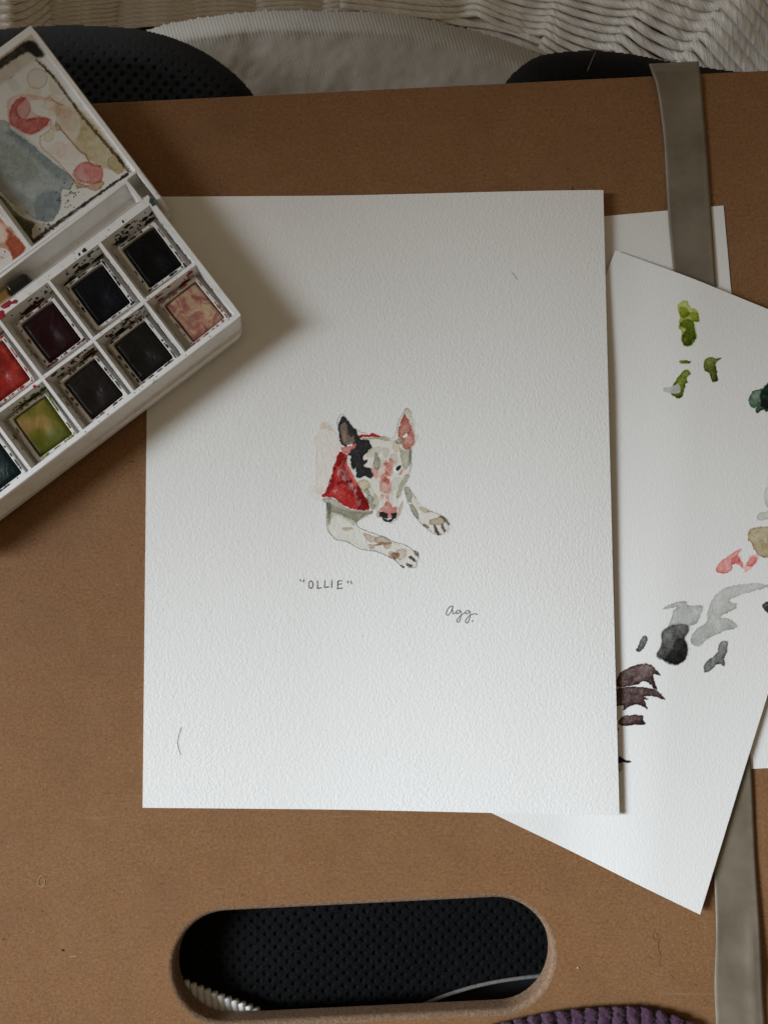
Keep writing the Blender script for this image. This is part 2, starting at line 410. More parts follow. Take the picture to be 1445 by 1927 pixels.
# ------------------------------------------------------------------ pigment rasteriser
def sc(pts, ox, oy, s): return [(ox + x / s, oy + y / s) for x, y in pts]
def pigment(name, layers, h, mat, parent, base, step=0.9, lift=0.00003, seed=1, label=None, clip=None, PF=None):
    """layers: dicts p=points (photo units) c=seen colour a=strength e=edge s=softness n=mottle w=wobble line=width"""
    allp = np.concatenate([np.asarray(L['p'], float) for L in layers]); pad = 5
    u0, v0 = allp.min(0) - pad; u1, v1 = allp.max(0) + pad
    if clip: u0, v0, u1, v1 = max(u0, clip[0]), max(v0, clip[1]), min(u1, clip[2]), min(v1, clip[3])
    us = np.arange(u0, u1, step); vs = np.arange(v0, v1, step); U, V = np.meshgrid(us, vs)
    C = np.ones(U.shape + (3,)) * base; free = np.ones(U.shape)
    for k, L in enumerate(layers):
        p = np.asarray(L['p'], float); ln = L.get('line'); wob = L.get('w', 0.9 if not ln else 0.35); soft = L.get('s', 0.8)
        closed = not ln
        if L.get('smooth', True): p = catmull(p, 4, closed)
        lo = p.min(0) - 6 - soft * 2; hi = p.max(0) + 6 + soft * 2
        i0, i1 = np.searchsorted(us, [lo[0], hi[0]]); j0, j1 = np.searchsorted(vs, [lo[1], hi[1]])
        if i1 <= i0 or j1 <= j0: continue
        u = U[j0:j1, i0:i1]; v = V[j0:j1, i0:i1]; sd_ = seed * 17 + k * 7
        uu = u + wob * 2 * (fbm(u / 5, v / 5, sd_) - 0.5) * 2; vv = v + wob * 2 * (fbm(u / 5, v / 5, sd_ + 3) - 0.5) * 2
        uu = uu + wob * 0.8 * (vnoise(u / 1.7, v / 1.7, sd_ + 21) - .5) * 2; vv = vv + wob * 0.8 * (vnoise(u / 1.7, v / 1.7, sd_ + 22) - .5) * 2
        if closed: d = sdf(uu, vv, p)
        else: d = ln / 2 - sdf(uu, vv, p, False)
        cov = sm(d, -soft, soft)
        nn = L.get('n', 0.35); mot = 1 - nn + nn * 1.6 * fbm(u / 9 + 3, v / 9, sd_ + 5)
        gran = 1 + L.get('g', 0.45) * (fbm(u / 2.2, v / 2.2, sd_ + 9, 2) - .5) * 1.6
        if L.get('pool'): gran = gran * (1 - L['pool'] * .5 + L['pool'] * sm(v + .5 * u, (p[:, 1] + .5 * p[:, 0]).min(), (p[:, 1] + .5 * p[:, 0]).max()) + .25 * (fbm(u / 22, v / 22, sd_ + 31) - .5))
        st = L['a'] * cov * mot * gran
        if closed: st = st * (1 + L.get('e', 0.35) * np.exp(-((d - 0.8) / 1.3) ** 2) - 0.12 * sm(d, 1, 8))
        st = np.maximum(st, 0)[..., None]; c = lin(L['c']) / (lin((236, 236, 232)))
        sub = C[j0:j1, i0:i1]
        if L.get('o'): st = 1 - (1 - min(L['a'], .985)) ** (st / L['a'] * 1.35); sub[:] = sub * (1 - st) + lin(L['c']) * st
        else: sub[:] = sub * np.clip(c, 0.004, 1) ** (st * 1.08)
        free[j0:j1, i0:i1] *= 1 - cov * min(1, L['a'] * 1.5)
    keep = (1 - free) > 0.03
    q = keep[:-1, :-1] | keep[1:, :-1] | keep[:-1, 1:] | keep[1:, 1:]
    ny, nx = U.shape; idx = np.arange(nx * ny).reshape(ny, nx); f = np.stack([idx[1:, :-1], idx[1:, 1:], idx[:-1, 1:], idx[:-1, :-1]], -1)[q]
    used = np.unique(f); rem = np.full(nx * ny, -1); rem[used] = np.arange(len(used)); f = rem[f]
    uu, vv = U.ravel()[used], V.ravel()[used]
    Vw = PF(uu, vv) if PF else PS(uu, vv, lambda x, y: h(x, y) + lift)
    o = obj(name, Vw, f, mat, parent, True, C.reshape(-1, 3)[used])
    if label: o['label'] = label
    return o

# --- the dog
a_ = lambda pts: sc(pts, 590, 750, 6.881)
z_ = lambda pts: sc(pts, 560, 740, 4.188)
l_ = lambda pts: sc(pts, 600, 930, 5.161)
dog = []
def D(p, c, a=1.0, **k):
    if 's' not in k and a < .8 and 'line' not in k: k['s'] = 1.3
    dog.append(dict(p=p, c=c, a=a, **k))
RED = (178, 44, 42); DRED = (138, 34, 36); PINK = (218, 160, 150); DPINK = (208, 138, 128); BLK = (26, 25, 28); GRY = (172, 170, 156); LG = (205, 204, 186); BEI = (214, 188, 164)
D(a_([(100,320),(180,340),(240,400),(300,440),(330,560),(350,640),(300,740),(250,900),(210,1080),(150,1200),(60,1230),(20,1180),(20,900),(35,700),(20,500),(90,400)]), BEI, .22, e=.9, s=2, n=.8)
D(a_([(100,320),(160,300),(230,360),(240,410),(150,380),(95,400)]), BEI, .25, e=.9)
D(z_([(100,740),(200,760),(230,820),(180,850),(90,800)]), BEI, .15, s=5)
D(a_([(620,520),(900,500),(1000,540),(1120,560),(1250,640),(1265,860),(1235,1000),(1180,1140),(1090,1300),(1110,1420),(1080,1560),(960,1600),(860,1540),(800,1450),(720,1430),(600,1200),(440,780),(640,560)]), (214,212,197), .55, e=.8, n=.5)
# far ear
D(a_([(1215,130),(1260,200),(1300,330),(1310,520),(1300,600),(1190,660),(1150,620),(1100,520),(1095,400),(1130,270),(1180,150)]), (205,196,176), .6, e=.6)
D(a_([(1175,195),(1200,230),(1250,330),(1265,380),(1240,450),(1160,520),(1105,510),(1098,420),(1130,320)]), (194, 108, 98), .8, n=.6)
D(a_([(1265,390),(1300,500),(1295,590),(1250,640),(1190,665),(1150,620),(1160,540),(1230,450)]), (206,128,116), .75, n=.6)
D(a_([(1160,490),(1210,455),(1215,490),(1175,510)]), (238,236,228), .9, o=True)
D(a_([(1055,545),(1110,520),(1160,525),(1150,570),(1100,590),(1060,575)]), (178,172,155), .7, e=.6)
D(a_([(1010,500),(1060,450),(1070,500),(1020,540)]), LG, .4)
D(a_([(1300,470),(1350,470),(1345,530),(1310,570)]), LG, .4)
# near ear
D(a_([(370,235),(420,260),(500,360),(570,450),(610,530),(650,535),(720,545),(750,600),(735,655),(670,710),(640,790),(700,790),(690,820),(650,880),(700,895),(750,930),(765,1000),(740,1030),(660,1010),(600,1030),(545,1000),(560,900),(510,920),(475,800),(480,745),(430,730),(500,640),(480,560),(380,610),(345,540),(322,430),(325,330)]), BLK, .97, e=.1, n=.12, w=1.2, o=True)
D(a_([(400,310),(440,370),(470,440),(520,480),(525,560),(450,600),(380,580),(355,470),(350,370)]), (120,108,95), .85, o=True, n=.3)
D(a_([(440,350),(480,400),(505,480),(480,500),(440,440)]), (50,44,42), .8, o=True)
D(a_([(385,420),(410,440),(430,520),(400,560),(385,500)]), (165,120,104), .7, o=True)
D(a_([(400,590),(430,600),(425,630),(400,620)]), BLK, .9)
D(a_([(350,640),(400,620),(500,615),(540,580),(545,620),(490,660),(470,700),(420,720),(380,690)]), (198,112,104), .85, o=True, n=.4)
# red behind the head
D(a_([(590,490),(640,465),(720,465),(760,445),(800,460),(860,485),(840,498),(740,492),(650,500),(600,505)]), RED, .95)
D(a_([(620,500),(700,508),(860,490),(960,500),(1000,530),(960,548),(850,525),(640,525)]), (176,168,146), .6, e=.5)
# bandana
D(a_([(345,685),(400,720),(440,750),(440,860),(500,980),(560,1100),(640,1220),(700,1320),(720,1410),(700,1445),(600,1440),(480,1425),(400,1390),(330,1340),(280,1300),(230,1275),(120,1270),(115,1245),(160,1210),(210,1100),(240,980),(265,870),(300,780)]), RED, .96, n=.25, e=.3)
D(a_([(345,690),(390,730),(380,800),(340,860),(300,870),(310,760)]), DRED, .5)
D(a_([(540,1150),(600,1200),(690,1330),(715,1410),(640,1440),(570,1420),(620,1330),(560,1260)]), DRED, .6)
D(a_([(230,1000),(280,1040),(270,1130),(180,1230),(170,1210)]), DRED, .35)
D(a_([(400,1050),(480,1150),(560,1330),(480,1400),(400,1300),(420,1180)]), (206,96,90), .25, s=4)
D(a_([(330,920),(380,935),(420,1010),(500,1090),(560,1180),(520,1230),(470,1140),(400,1080),(330,1020),(315,960)]), (214,150,144), .6, o=True, n=.8, s=1.5)
for q in ([(345,940),(420,935),(435,970),(390,990),(350,970)],[(400,1000),(450,1010),(440,1050),(480,1070),(470,1110),(420,1100),(420,1050)],[(455,1150),(500,1150),(510,1190),(470,1180)],[(490,1190),(530,1200),(515,1225)],[(555,1330),(600,1320),(605,1370),(570,1385)],[(525,1250),(560,1270),(545,1300)]):
    D(a_(q), (132, 96, 96), .85, o=True, e=.2)
D(a_([(400,760),(420,770),(395,860),(385,910),(368,905),(385,840)]), (70,44,46), .9, o=True)
D(a_([(430,800),(445,860),(520,1010),(560,1100),(540,1110),(480,1010),(425,900)]), (205,110,104), .7, o=True)
D(a_([(260,1195),(310,1170),(300,1200),(270,1225)]), (225,130,122), .7, o=True)
# face
D(a_([(680,700),(760,640),(860,620),(870,690),(800,740),(700,760)]), LG, .5)
D(a_([(800,695),(830,740),(865,820),(850,900),(830,930),(780,880),(785,790)]), (172,168,154), .75, e=.8)
D(a_([(900,640),(960,640),(970,720),(930,770),(900,720)]), LG, .55, e=.7)
D(a_([(1000,720),(1070,730),(1090,800),(1060,830),(1010,790)]), LG, .5, e=.7)
D(a_([(1020,580),(1110,580),(1100,680),(1050,700)]), (226,204,186), .6)
D(a_([(1115,640),(1180,680),(1250,640),(1262,740),(1240,860),(1190,920),(1150,850)]), (180,178,158), .7, e=.5)
D(a_([(1230,640),(1262,660),(1262,800),(1240,850)]), (150,146,128), .5)
D(a_([(760,880),(850,890),(900,830),(970,830),(990,760),(1030,780),(1070,850),(1030,900),(1040,960),(960,1020),(830,1030),(830,1060),(780,1020)]), (230,188,176), .5, n=.6, s=2)
D(a_([(980,780),(1010,780),(1040,840),(1020,900),(1000,990),(960,1010),(930,960),(935,890),(980,850)]), DPINK, .5, n=.7, e=.6)
D(a_([(880,1050),(960,1030),(1000,1100),(1005,1200),(970,1220),(900,1215),(860,1170)]), DPINK, .5, n=.8, e=.6)
D(a_([(770,900),(830,930),(830,1020),(790,1020),(760,960)]), (222,180,168), .55, e=.5)
D(a_([(920,1210),(980,1210),(980,1300),(1010,1380),(940,1390),(930,1300)]), (226,178,166), .5, s=1.5)
D(a_([(860,1430),(900,1400),(960,1330),(1010,1400),(1080,1410),(1070,1480),(1010,1490),(960,1500),(880,1465)]), (200,122,112), .7, n=.6)
D(a_([(810,1480),(860,1450),(870,1520),(830,1540)]), (200,150,136), .6, e=.6)
D(a_([(870,1465),(940,1480),(975,1520),(940,1555),(860,1520)]), BLK, .98, o=True, e=0, n=.1)
D(a_([(1010,1490),(1075,1480),(1065,1540),(1030,1560),(1000,1530)]), BLK, .98, o=True, e=0, n=.1)
D(a_([(890,1555),(960,1570),(1035,1550),(1020,1585),(970,1600),(920,1590)]), BLK, .96, o=True, e=0, n=.1)
D(a_([(960,1500),(1000,1500),(1010,1530),(970,1540)]), (205,130,120), .8, o=True)
D(a_([(1085,880),(1135,868),(1125,900),(1092,932),(1065,915)]), BLK, .98, o=True, e=0, n=.1, w=.4)
D(a_([(1040,900),(1060,880),(1060,940),(1080,960),(1045,945)]), (240,238,230), .8, o=True)
D(a_([(1110,970),(1150,910),(1160,930),(1130,980)]), (214,140,128), .7)
D(a_([(560,1080),(640,1050),(720,1080),(740,1140),(680,1190),(600,1180),(570,1120)]), (204,190,160), .7, e=.8)
D(a_([(650,1200),(690,1170),(730,1215),(690,1240)]), (176,174,160), .7, e=.9)
D(a_([(690,1260),(740,1240),(780,1300),(770,1360),(800,1390),(780,1430),(745,1420),(700,1330)]), (178,178,164), .75, e=1.2)
D(a_([(780,1220),(830,1280),(845,1360),(800,1430),(780,1390)]), (212,204,186), .6, e=.9)
D(a_([(1190,990),(1230,980),(1230,1040),(1170,1130),(1140,1220),(1080,1300),(1085,1200),(1130,1090)]), (176,174,156), .7, e=.5)
D(a_([(1130,1330),(1150,1340),(1140,1450),(1080,1560),(1020,1610),(1080,1530),(1110,1440)]), (190,170,150), .6)
D(a_([(1175,1150),(1240,1150),(1265,1220),(1270,1330),(1230,1340),(1185,1240)]), (172,172,156), .75, e=1.0)
D(a_([(1240,1370),(1280,1370),(1350,1480),(1365,1550),(1335,1560),(1270,1460)]), (165,165,150), .8, e=.8)
# chest and near leg
D(a_([(120,1300),(200,1280),(300,1320),(400,1400),(500,1440),(720,1450),(770,1470),(640,1530),(560,1600),(480,1560),(300,1480),(220,1480),(200,1560),(175,1400)]), GRY, .9, n=.4)
D(l_([(80,90),(180,120),(330,170),(520,180),(440,220),(370,280),(380,330),(440,370),(600,410),(760,480),(900,550),(970,600),(940,700),(880,710),(760,660),(660,600),(540,550),(420,520),(280,460),(160,430),(85,330)]), (214,211,196), .62, n=.6, e=.6, s=1.3)
D(l_([(80,90),(130,110),(250,150),(330,170),(520,180),(440,230),(370,270),(330,300),(250,230),(160,200),(120,240),(100,300),(85,200)]), (170,168,152), .5, n=.6, s=3)
D(l_([(80,90),(120,100),(110,260),(88,280)]), (140,138,124), .4, s=2)
D(l_([(230,330),(310,320),(330,340),(260,355)]), (196,180,160), .6, e=.8)
D(l_([(380,300),(430,330),(520,370),(640,420),(600,430),(470,380)]), (236,234,228), .5, o=True)
for q, c in (([(440,380),(540,410),(560,450),(500,470),(455,430)], (196,176,158)), ([(550,420),(640,410),(700,470),(620,490),(560,470)], (182,160,142)), ([(590,465),(700,470),(690,490),(600,490)], (158,134,118)),
             ([(485,490),(530,490),(540,520),(500,540)], (190,166,148)), ([(630,500),(700,500),(690,530),(650,530)], (188,164,148)), ([(760,540),(850,540),(850,600),(790,640),(750,600)], (198,178,160)),
             ([(675,565),(740,560),(740,620),(690,620)], (190,166,148)), ([(705,575),(775,575),(780,600),(740,635),(720,615)], (152,124,108))):
    D(l_(q), c, .55, e=.7, n=.7)
D(l_([(545,495),(575,480),(590,490),(560,505)]), (150,116,98), .7)
for q in ([(865,605),(900,600),(945,650),(925,655),(880,625)], [(850,670),(900,690),(895,710),(860,700)], [(795,690),(835,700),(820,715),(790,700)]): D(l_(q), (96,94,84), .9)
D(l_([(920,550),(960,560),(972,600),(940,590)]), (140,140,126), .8, e=.7)
# far leg
D(z_([(840,740),(900,780),(960,860),(1060,930),(1150,970),(1195,1040),(1180,1100),(1110,1115),(1050,1090),(960,1010),(900,880)]), (214,211,197), .6, n=.6, e=.5)
D(l_([(1075,250),(1130,235),(1180,215),(1220,240),(1210,290),(1130,300),(1080,300)]), (190,172,150), .8, e=.6)
D(l_([(1110,305),(1135,310),(1165,385),(1140,390),(1120,350)]), (92,90,80), .9)
D(l_([(1185,290),(1205,295),(1230,355),(1215,365),(1195,330)]), (110,108,96), .85)
D(l_([(1170,212),(1230,230),(1272,300),(1250,300),(1215,250)]), (130,126,112), .8)
D(l_([(1005,290),(1040,290),(1075,330),(1030,325)]), (150,140,125), .8, e=.7)
D(l_([(970,130),(1010,130),(1080,170),(1030,185)]), (204,190,168), .7)
D(l_([(1150,385),(1190,385),(1180,402)]), (196,120,110), .7)
D(a_([(700,1120),(780,1180),(830,1300),(850,1440),(800,1450),(740,1380),(690,1260)]), (206,205,192), .4, s=3, e=.1)
D(a_([(1040,1030),(1120,1020),(1150,1080),(1090,1160),(1040,1180),(1020,1100)]), (206,202,188), .4, s=2.5)
D(a_([(820,760),(900,780),(930,860),(880,900),(820,860)]), (214,206,190), .4, s=2)
D(a_([(620,560),(720,570),(760,640),(740,700),(690,690)]), (214,212,196), .4, s=2)
D(a_([(1000,1060),(1030,1200),(1020,1360),(1005,1380),(1000,1220)]), (210,206,196), .5, s=1.5)
D(a_([(860,1060),(855,1200),(880,1330),(900,1390),(890,1250)]), (214,208,198), .5, s=1.2)
for k in range(26):
    x = 930 + random.gauss(0, 45); y = random.uniform(800, 1440); rr = random.uniform(12, 30)
    D(a_([(x - rr, y), (x, y - rr * 1.4), (x + rr * .8, y), (x, y + rr * 1.5)]), random.choice(((204,130,118), (226,172,160), (216,150,138))), .3, e=.8, n=.8)
for k in range(34):
    t = random.random(); x = 200 + 430 * t + random.gauss(0, 30); y = 760 + 560 * t + random.gauss(30, 60)
    if y > 760 + (x - 300) * 1.35 and x > 330 - (y - 700) * .4: D(a_([(x - 18, y), (x, y - 24), (x + 20, y + 4), (x - 2, y + 26)]), random.choice((DRED, (198, 72, 66), (120, 26, 30))), .3, e=.8, n=.8)
# pencil
def PL(p, wd=0.9, al=.8, c=(70,68,68), **k): D(p, c, al, line=wd, s=.6, n=.5, g=.8, **k)
PL(l_([(80,80),(82,320),(120,390),(165,440),(270,460),(400,530),(530,550),(570,560),(660,600),(740,640),(800,700)]))
PL(l_([(370,270),(370,300),(420,340),(600,405),(740,465),(850,500),(910,545),(965,590)]))
PL(l_([(945,640),(950,690),(920,715),(870,712)])); PL(l_([(965,600),(970,620)]))
PL(a_([(320,420),(305,300),(340,220),(375,205),(440,270),(480,330)]), .8, .4)
PL(a_([(540,390),(600,430),(680,450)]), .8, .4); PL(a_([(1070,460),(1100,300),(1170,170),(1215,128),(1265,190)]), .8, .5)
PL(a_([(1265,640),(1262,860),(1235,960),(1240,1010)]), .8, .5)
PL(z_([(860,850),(950,1000),(990,1040),(1060,1100),(1110,1115)]), .8, .5); PL(z_([(900,780),(940,840)]), .8, .4)
PL(z_([(1020,930),(1060,935),(1150,975),(1190,1040)]), .8, .55); PL(a_([(1020,1615),(970,1612)]), .7, .3)
PL(a_([(230,1000),(190,1130),(150,1200)]), .7, .3); PL(z_([(1175,1090),(1190,1060)]), .8, .4)
pigment('painted_dog', dog, h_paint, M['paper_cold_paint'], painting, PAPER, 0.85, label='small watercolour of a white dog with one black eye patch and a red bandana')
cap = []
def T(p, wd=1.35, al=1.5): cap.append(dict(p=z_(p), c=(62, 62, 66), a=al, line=wd, s=.6, n=.3, g=.5, w=.25))
T([(22,1468),(27,1480)]); T([(50,1468),(47,1488)])
T([(105,1478),(92,1490),(88,1510),(92,1530),(106,1538),(118,1528),(121,1505),(116,1487),(103,1479)])
T([(158,1480),(157,1508),(156,1537)]); T([(156,1537),(172,1536),(188,1534)])
T([(216,1477),(213,1503),(211,1528)]); T([(211,1528),(228,1530),(245,1527)])
T([(269,1474),(269,1500),(269,1531)])
T([(318,1480),(316,1510),(315,1541)]); T([(316,1481),(330,1479),(347,1478)]); T([(317,1507),(330,1505),(344,1503)]); T([(315,1541),(333,1539),(350,1535)])
T([(393,1480),(397,1494)]); T([(418,1482),(427,1502)])
pigment('caption', cap, h_paint, M['paper_cold_paint'], painting, PAPER, 0.7, seed=5, label='pencilled word "OLLIE" in quotation marks')
cap = []
T([(1225,1678),(1205,1678),(1180,1705),(1170,1735),(1178,1750),(1195,1740),(1215,1705),(1222,1680),(1219,1705),(1222,1735),(1232,1738),(1252,1722)], .92)
T([(1280,1714),(1262,1710),(1248,1725),(1256,1738),(1272,1728),(1282,1715),(1288,1735),(1284,1770),(1272,1800),(1258,1806),(1254,1790),(1275,1762),(1300,1742),(1318,1728)], .92)
T([(1352,1716),(1335,1711),(1321,1725),(1328,1740),(1345,1730),(1354,1716),(1359,1738),(1353,1775),(1340,1808),(1326,1808),(1322,1792),(1340,1765),(1362,1748),(1390,1738)], .92)
T([(1402,1738),(1410,1742)], 1.8); T([(1376,1794),(1379,1796)], 1.8)
pigment('signature', cap, h_paint, M['paper_cold_paint'], painting, PAPER, 0.7, seed=6, label='pencilled handwritten signature')

# --- brush marks on the test sheet
g_ = lambda pts: sc(pts, 1100, 350, 4.188)
k_ = lambda pts: sc(pts, 1130, 900, 3.322)
def blot(layers, seed, label):
    for L in layers: L.setdefault('pool', .45); L['n'] = max(.5, L.get('n', .35)); L.setdefault('e', .6)
    pigment('brush_mark', layers, h_mid, M['paper_smooth_paint'], mid_sheet, PAPER * 0.97, 0.9, seed=seed, label=label)
G1 = (140, 152, 40); G2 = (92, 108, 16)
blot([dict(p=g_([(740,925),(800,900),(830,960),(880,980),(900,1070),(860,1075),(880,1200),(840,1215),(840,1255),(780,1255),(760,1200),(765,1150),(740,1120),(750,1020),(735,980)]), c=(176,186,96), a=.9, n=.4),
      dict(p=g_([(745,960),(800,960),(820,1010),(780,1040),(745,1020)]), c=G1, a=.8, s=3), dict(p=g_([(780,1050),(850,1070),(870,1200),(835,1250),(780,1250),(765,1180),(800,1130),(750,1100)]), c=G2, a=.85, s=3, n=.5),
      dict(p=g_([(820,1000),(880,1000),(900,1068),(850,1060)]), c=G1, a=.6, s=2)], 21, 'tall light green brush mark')
blot([dict(p=g_([(742,1380),(770,1370),(840,1386),(790,1398),(755,1400)]), c=(116,124,20), a=.95)], 22, 'tiny green dash')
blot([dict(p=g_([(945,1370),(980,1348),(1030,1358),(1075,1355),(1035,1390),(1030,1430),(1048,1530),(1000,1535),(980,1480),(945,1450),(935,1400)]), c=(78,88,22), a=.97, n=.4)], 23, 'dark green hooked brush mark')
blot([dict(p=g_([(780,1455),(815,1450),(832,1480),(800,1510),(805,1545),(790,1560),(775,1640),(740,1670),(680,1640),(700,1560),(740,1500)]), c=(96,112,24), a=.97, n=.4),
      dict(p=g_([(620,1600),(690,1580),(740,1560),(750,1620),(700,1635),(640,1625)]), c=(186,188,182), a=.8, o=True)], 24, 'olive green brush mark with a pale smear')
blot([dict(p=g_([(1290,1680),(1320,1620),(1400,1590),(1500,1500),(1560,1500),(1600,1780),(1450,1780),(1400,1760),(1360,1790),(1345,1760),(1385,1710),(1340,1750),(1300,1730)]), c=(74,100,78), a=.95, n=.4, e=.7),
      dict(p=g_([(1380,1640),(1440,1560),(1500,1520),(1560,1640),(1500,1750),(1400,1740),(1390,1690)]), c=(18,52,36), a=.95, s=3)], 25, 'dark green blot at the right edge')
blot([dict(p=k_([(1047,50),(1020,90),(1022,140),(1045,200),(1000,215),(975,240),(990,262),(1047,255),(1120,230),(1120,50)]), c=(206,208,196), a=.75, e=1.0)], 26, 'pale grey-green wash')
blot([dict(p=k_([(925,330),(960,308),(1047,300),(1130,300),(1150,480),(1047,495),(1000,490),(960,450),(940,400),(917,385)]), c=(176,158,120), a=.95, e=.8)], 27, 'tan blot at the right edge')
blot([dict(p=k_([(875,443),(850,490),(880,520),(890,566),(860,540),(820,540),(815,575),(770,596),(720,580),(740,530),(800,480)]), c=(224,148,142), a=.9, n=.4), dict(p=k_([(820,500),(860,480),(870,520),(820,535)]), c=(214,128,122), a=.6, s=2)], 28, 'pink forked brush mark')
blot([dict(p=k_([(920,500),(960,475),(988,495),(950,550),(905,588),(895,570)]), c=(236,190,184), a=.8), dict(p=k_([(930,500),(960,488),(975,510),(940,550),(912,545)]), c=(216,136,130), a=.8)], 29, 'small pink dab')
blot([dict(p=k_([(1047,665),(960,655),(860,665),(770,690),(700,750),(665,840),(660,900),(600,940),(565,990),(570,1035),(610,1052),(660,1010),(760,960),(855,928),(800,880),(755,875),(760,855),(840,815),(845,785),(808,775),(820,750),(900,720),(1047,680),(1130,660),(1130,640)]), c=(186,187,181), a=.95, n=.3, e=.4)], 30, 'large pale grey zigzag brush stroke')
blot([dict(p=k_([(385,820),(440,785),(530,766),(545,795),(620,795),(640,812),(610,880),(590,910),(545,930),(540,970),(520,1000),(540,1060),(530,1120),(480,1165),(420,1150),(355,1110),(350,1090),(380,1040),(380,970),(420,930),(440,870),(450,830),(470,805)]), c=(176,177,172), a=.95, e=.6),
      dict(p=k_([(420,930),(500,910),(550,930),(540,970),(520,1000),(540,1060),(530,1120),(480,1163),(420,1150),(352,1110),(380,1040),(382,970)]), c=(92,92,88), a=.9, s=3, n=.5),
      dict(p=k_([(480,1000),(530,1020),(538,1080),(520,1130),(470,1160),(400,1140),(440,1080)]), c=(70,70,68), a=.8, s=4, n=.4)], 31, 'big dark grey blot fading to pale grey above')
blot([dict(p=k_([(262,992),(288,995),(285,1030),(250,1080),(222,1078),(235,1040)]), c=(84,82,80), a=.95, e=.8)], 32, 'small dark grey dash')
blot([dict(p=k_([(760,1018),(792,1020),(788,1080),(770,1130),(775,1175),(740,1160),(710,1180),(665,1212),(645,1200),(650,1155),(720,1100),(735,1050)]), c=(116,117,112), a=.95, n=.3, e=.6)], 33, 'grey boot-shaped brush mark')
MAR = (66, 48, 45)
blot([dict(p=k_([(100,1300),(120,1220),(200,1175),(290,1158),(340,1190),(370,1232),(330,1225),(330,1260),(350,1325),(300,1280),(262,1268),(240,1285),(170,1300)]), c=MAR, a=.97, n=.35)], 34, 'upper dark maroon brush mark')
blot([dict(p=k_([(60,1340),(120,1310),(220,1305),(320,1315),(360,1335),(402,1384),(340,1365),(270,1362),(300,1382),(270,1385),(292,1443),(240,1415),(190,1420),(140,1450),(140,1420),(80,1425),(50,1430)]), c=MAR, a=.97, n=.35)], 35, 'wide ragged dark maroon brush mark')
blot([dict(p=k_([(108,1525),(140,1490),(200,1480),(262,1484),(262,1510),(275,1540),(200,1543),(130,1545)]), c=MAR, a=.97, n=.3)], 36, 'lowest dark maroon dash')
blot([dict(p=k_([(40,1560),(108,1562),(90,1590),(40,1600)]), c=(30,28,30), a=.97), dict(p=k_([(40,1740),(110,1735),(140,1755),(188,1772),(140,1778),(40,1775)]), c=(30,28,30), a=.97), dict(p=k_([(40,1780),(130,1782),(120,1830),(40,1890)]), c=(120,114,104), a=.5, s=5)], 37, 'black mark tips sticking out from under the painting')
blot([dict(p=k_([(1012,790),(1047,770),(1130,780),(1130,850),(1047,842),(1020,820)]), c=(36,36,40), a=.97)], 38, 'black blot at the right edge')

# ------------------------------------------------------------------ strap
def strap():
    lt = [(1221, 120), (1227, 137), (1234, 155), (1242, 200), (1249, 260), (1253, 330), (1259, 430), (1268, 530), (1275, 700), (1290, 1000), (1315, 1300), (1335, 1500), (1343, 1640), (1347, 1750), (1344, 1850), (1347, 1930), (1347, 2000)]
    rt = [(1314, 115), (1316, 134), (1319, 150), (1322, 195), (1328, 260), (1333, 330), (1340, 430), (1348, 550), (1362, 700), (1382, 1000), (1402, 1300), (1414, 1463), (1421, 1620), (1431, 1772), (1434, 1850), (1439, 1930), (1440, 2000)]
    zc = [-6.5, 0.9, 1.15, 1.0, .9, .9, .95, .95, .95, .95, .95, .95, 1.0, 1.6, 1.2, 1.0, 1.0]
    n = 6; Lp = catmull(lt, n); Rp = catmull(rt, n); Z = np.interp(np.arange(len(Lp)) / n, range(len(zc)), zc)
    m = len(Lp); ns = 15; s = np.linspace(0, 1, ns); top = []
    for k in range(m):
        v = Lp[k][1]
        for q in s:
            u_, v_ = Lp[k] * (1 - q) + Rp[k] * q
            z = Z[k] + 0.12 * math.exp(-(q / 0.05) ** 2) + 0.12 * math.exp(-((1 - q) / 0.05) ** 2) + 0.10 * math.sin(v * .021 + q * 3)
            if v > 1500: z += 0.9 * math.exp(-((v - 1790 - 60 * (q - .5)) / 45) ** 2) * (0.4 + q) + 0.5 * math.exp(-((q - 0.8) / 0.1) ** 2) * sm(v, 1700, 1760) 
            if 120 < v < 330: z += 0.9 * math.exp(-(q / 0.16) ** 2) * math.exp(-((v - 160) / 70) ** 2)
            if z < 0.35 and v > 140: z = 0.35
            top.append(P(u_, v_, z * MM))
    top = np.array(top); f = grid_faces(ns, m)
    bot = top.copy(); bot[:, 2] -= 0.00045
    N = len(top); fl = [q[::-1] for q in f.tolist()] + (f + N).tolist()
    bd = list(range(ns)) + [j * ns + ns - 1 for j in range(1, m)] + [(m - 1) * ns + i for i in range(ns - 2, -1, -1)] + [j * ns for j in range(m - 2, 0, -1)]
    for i in range(len(bd)): a, b = bd[i], bd[(i + 1) % len(bd)]; fl.append([a, b, b + N, a + N])
    tag(obj('elastic_strap', np.concatenate([top, bot]), fl, M['strap']), 'greyish brown elastic strap stretched over the board at the right, passing under the test sheet', 'strap')
strap()

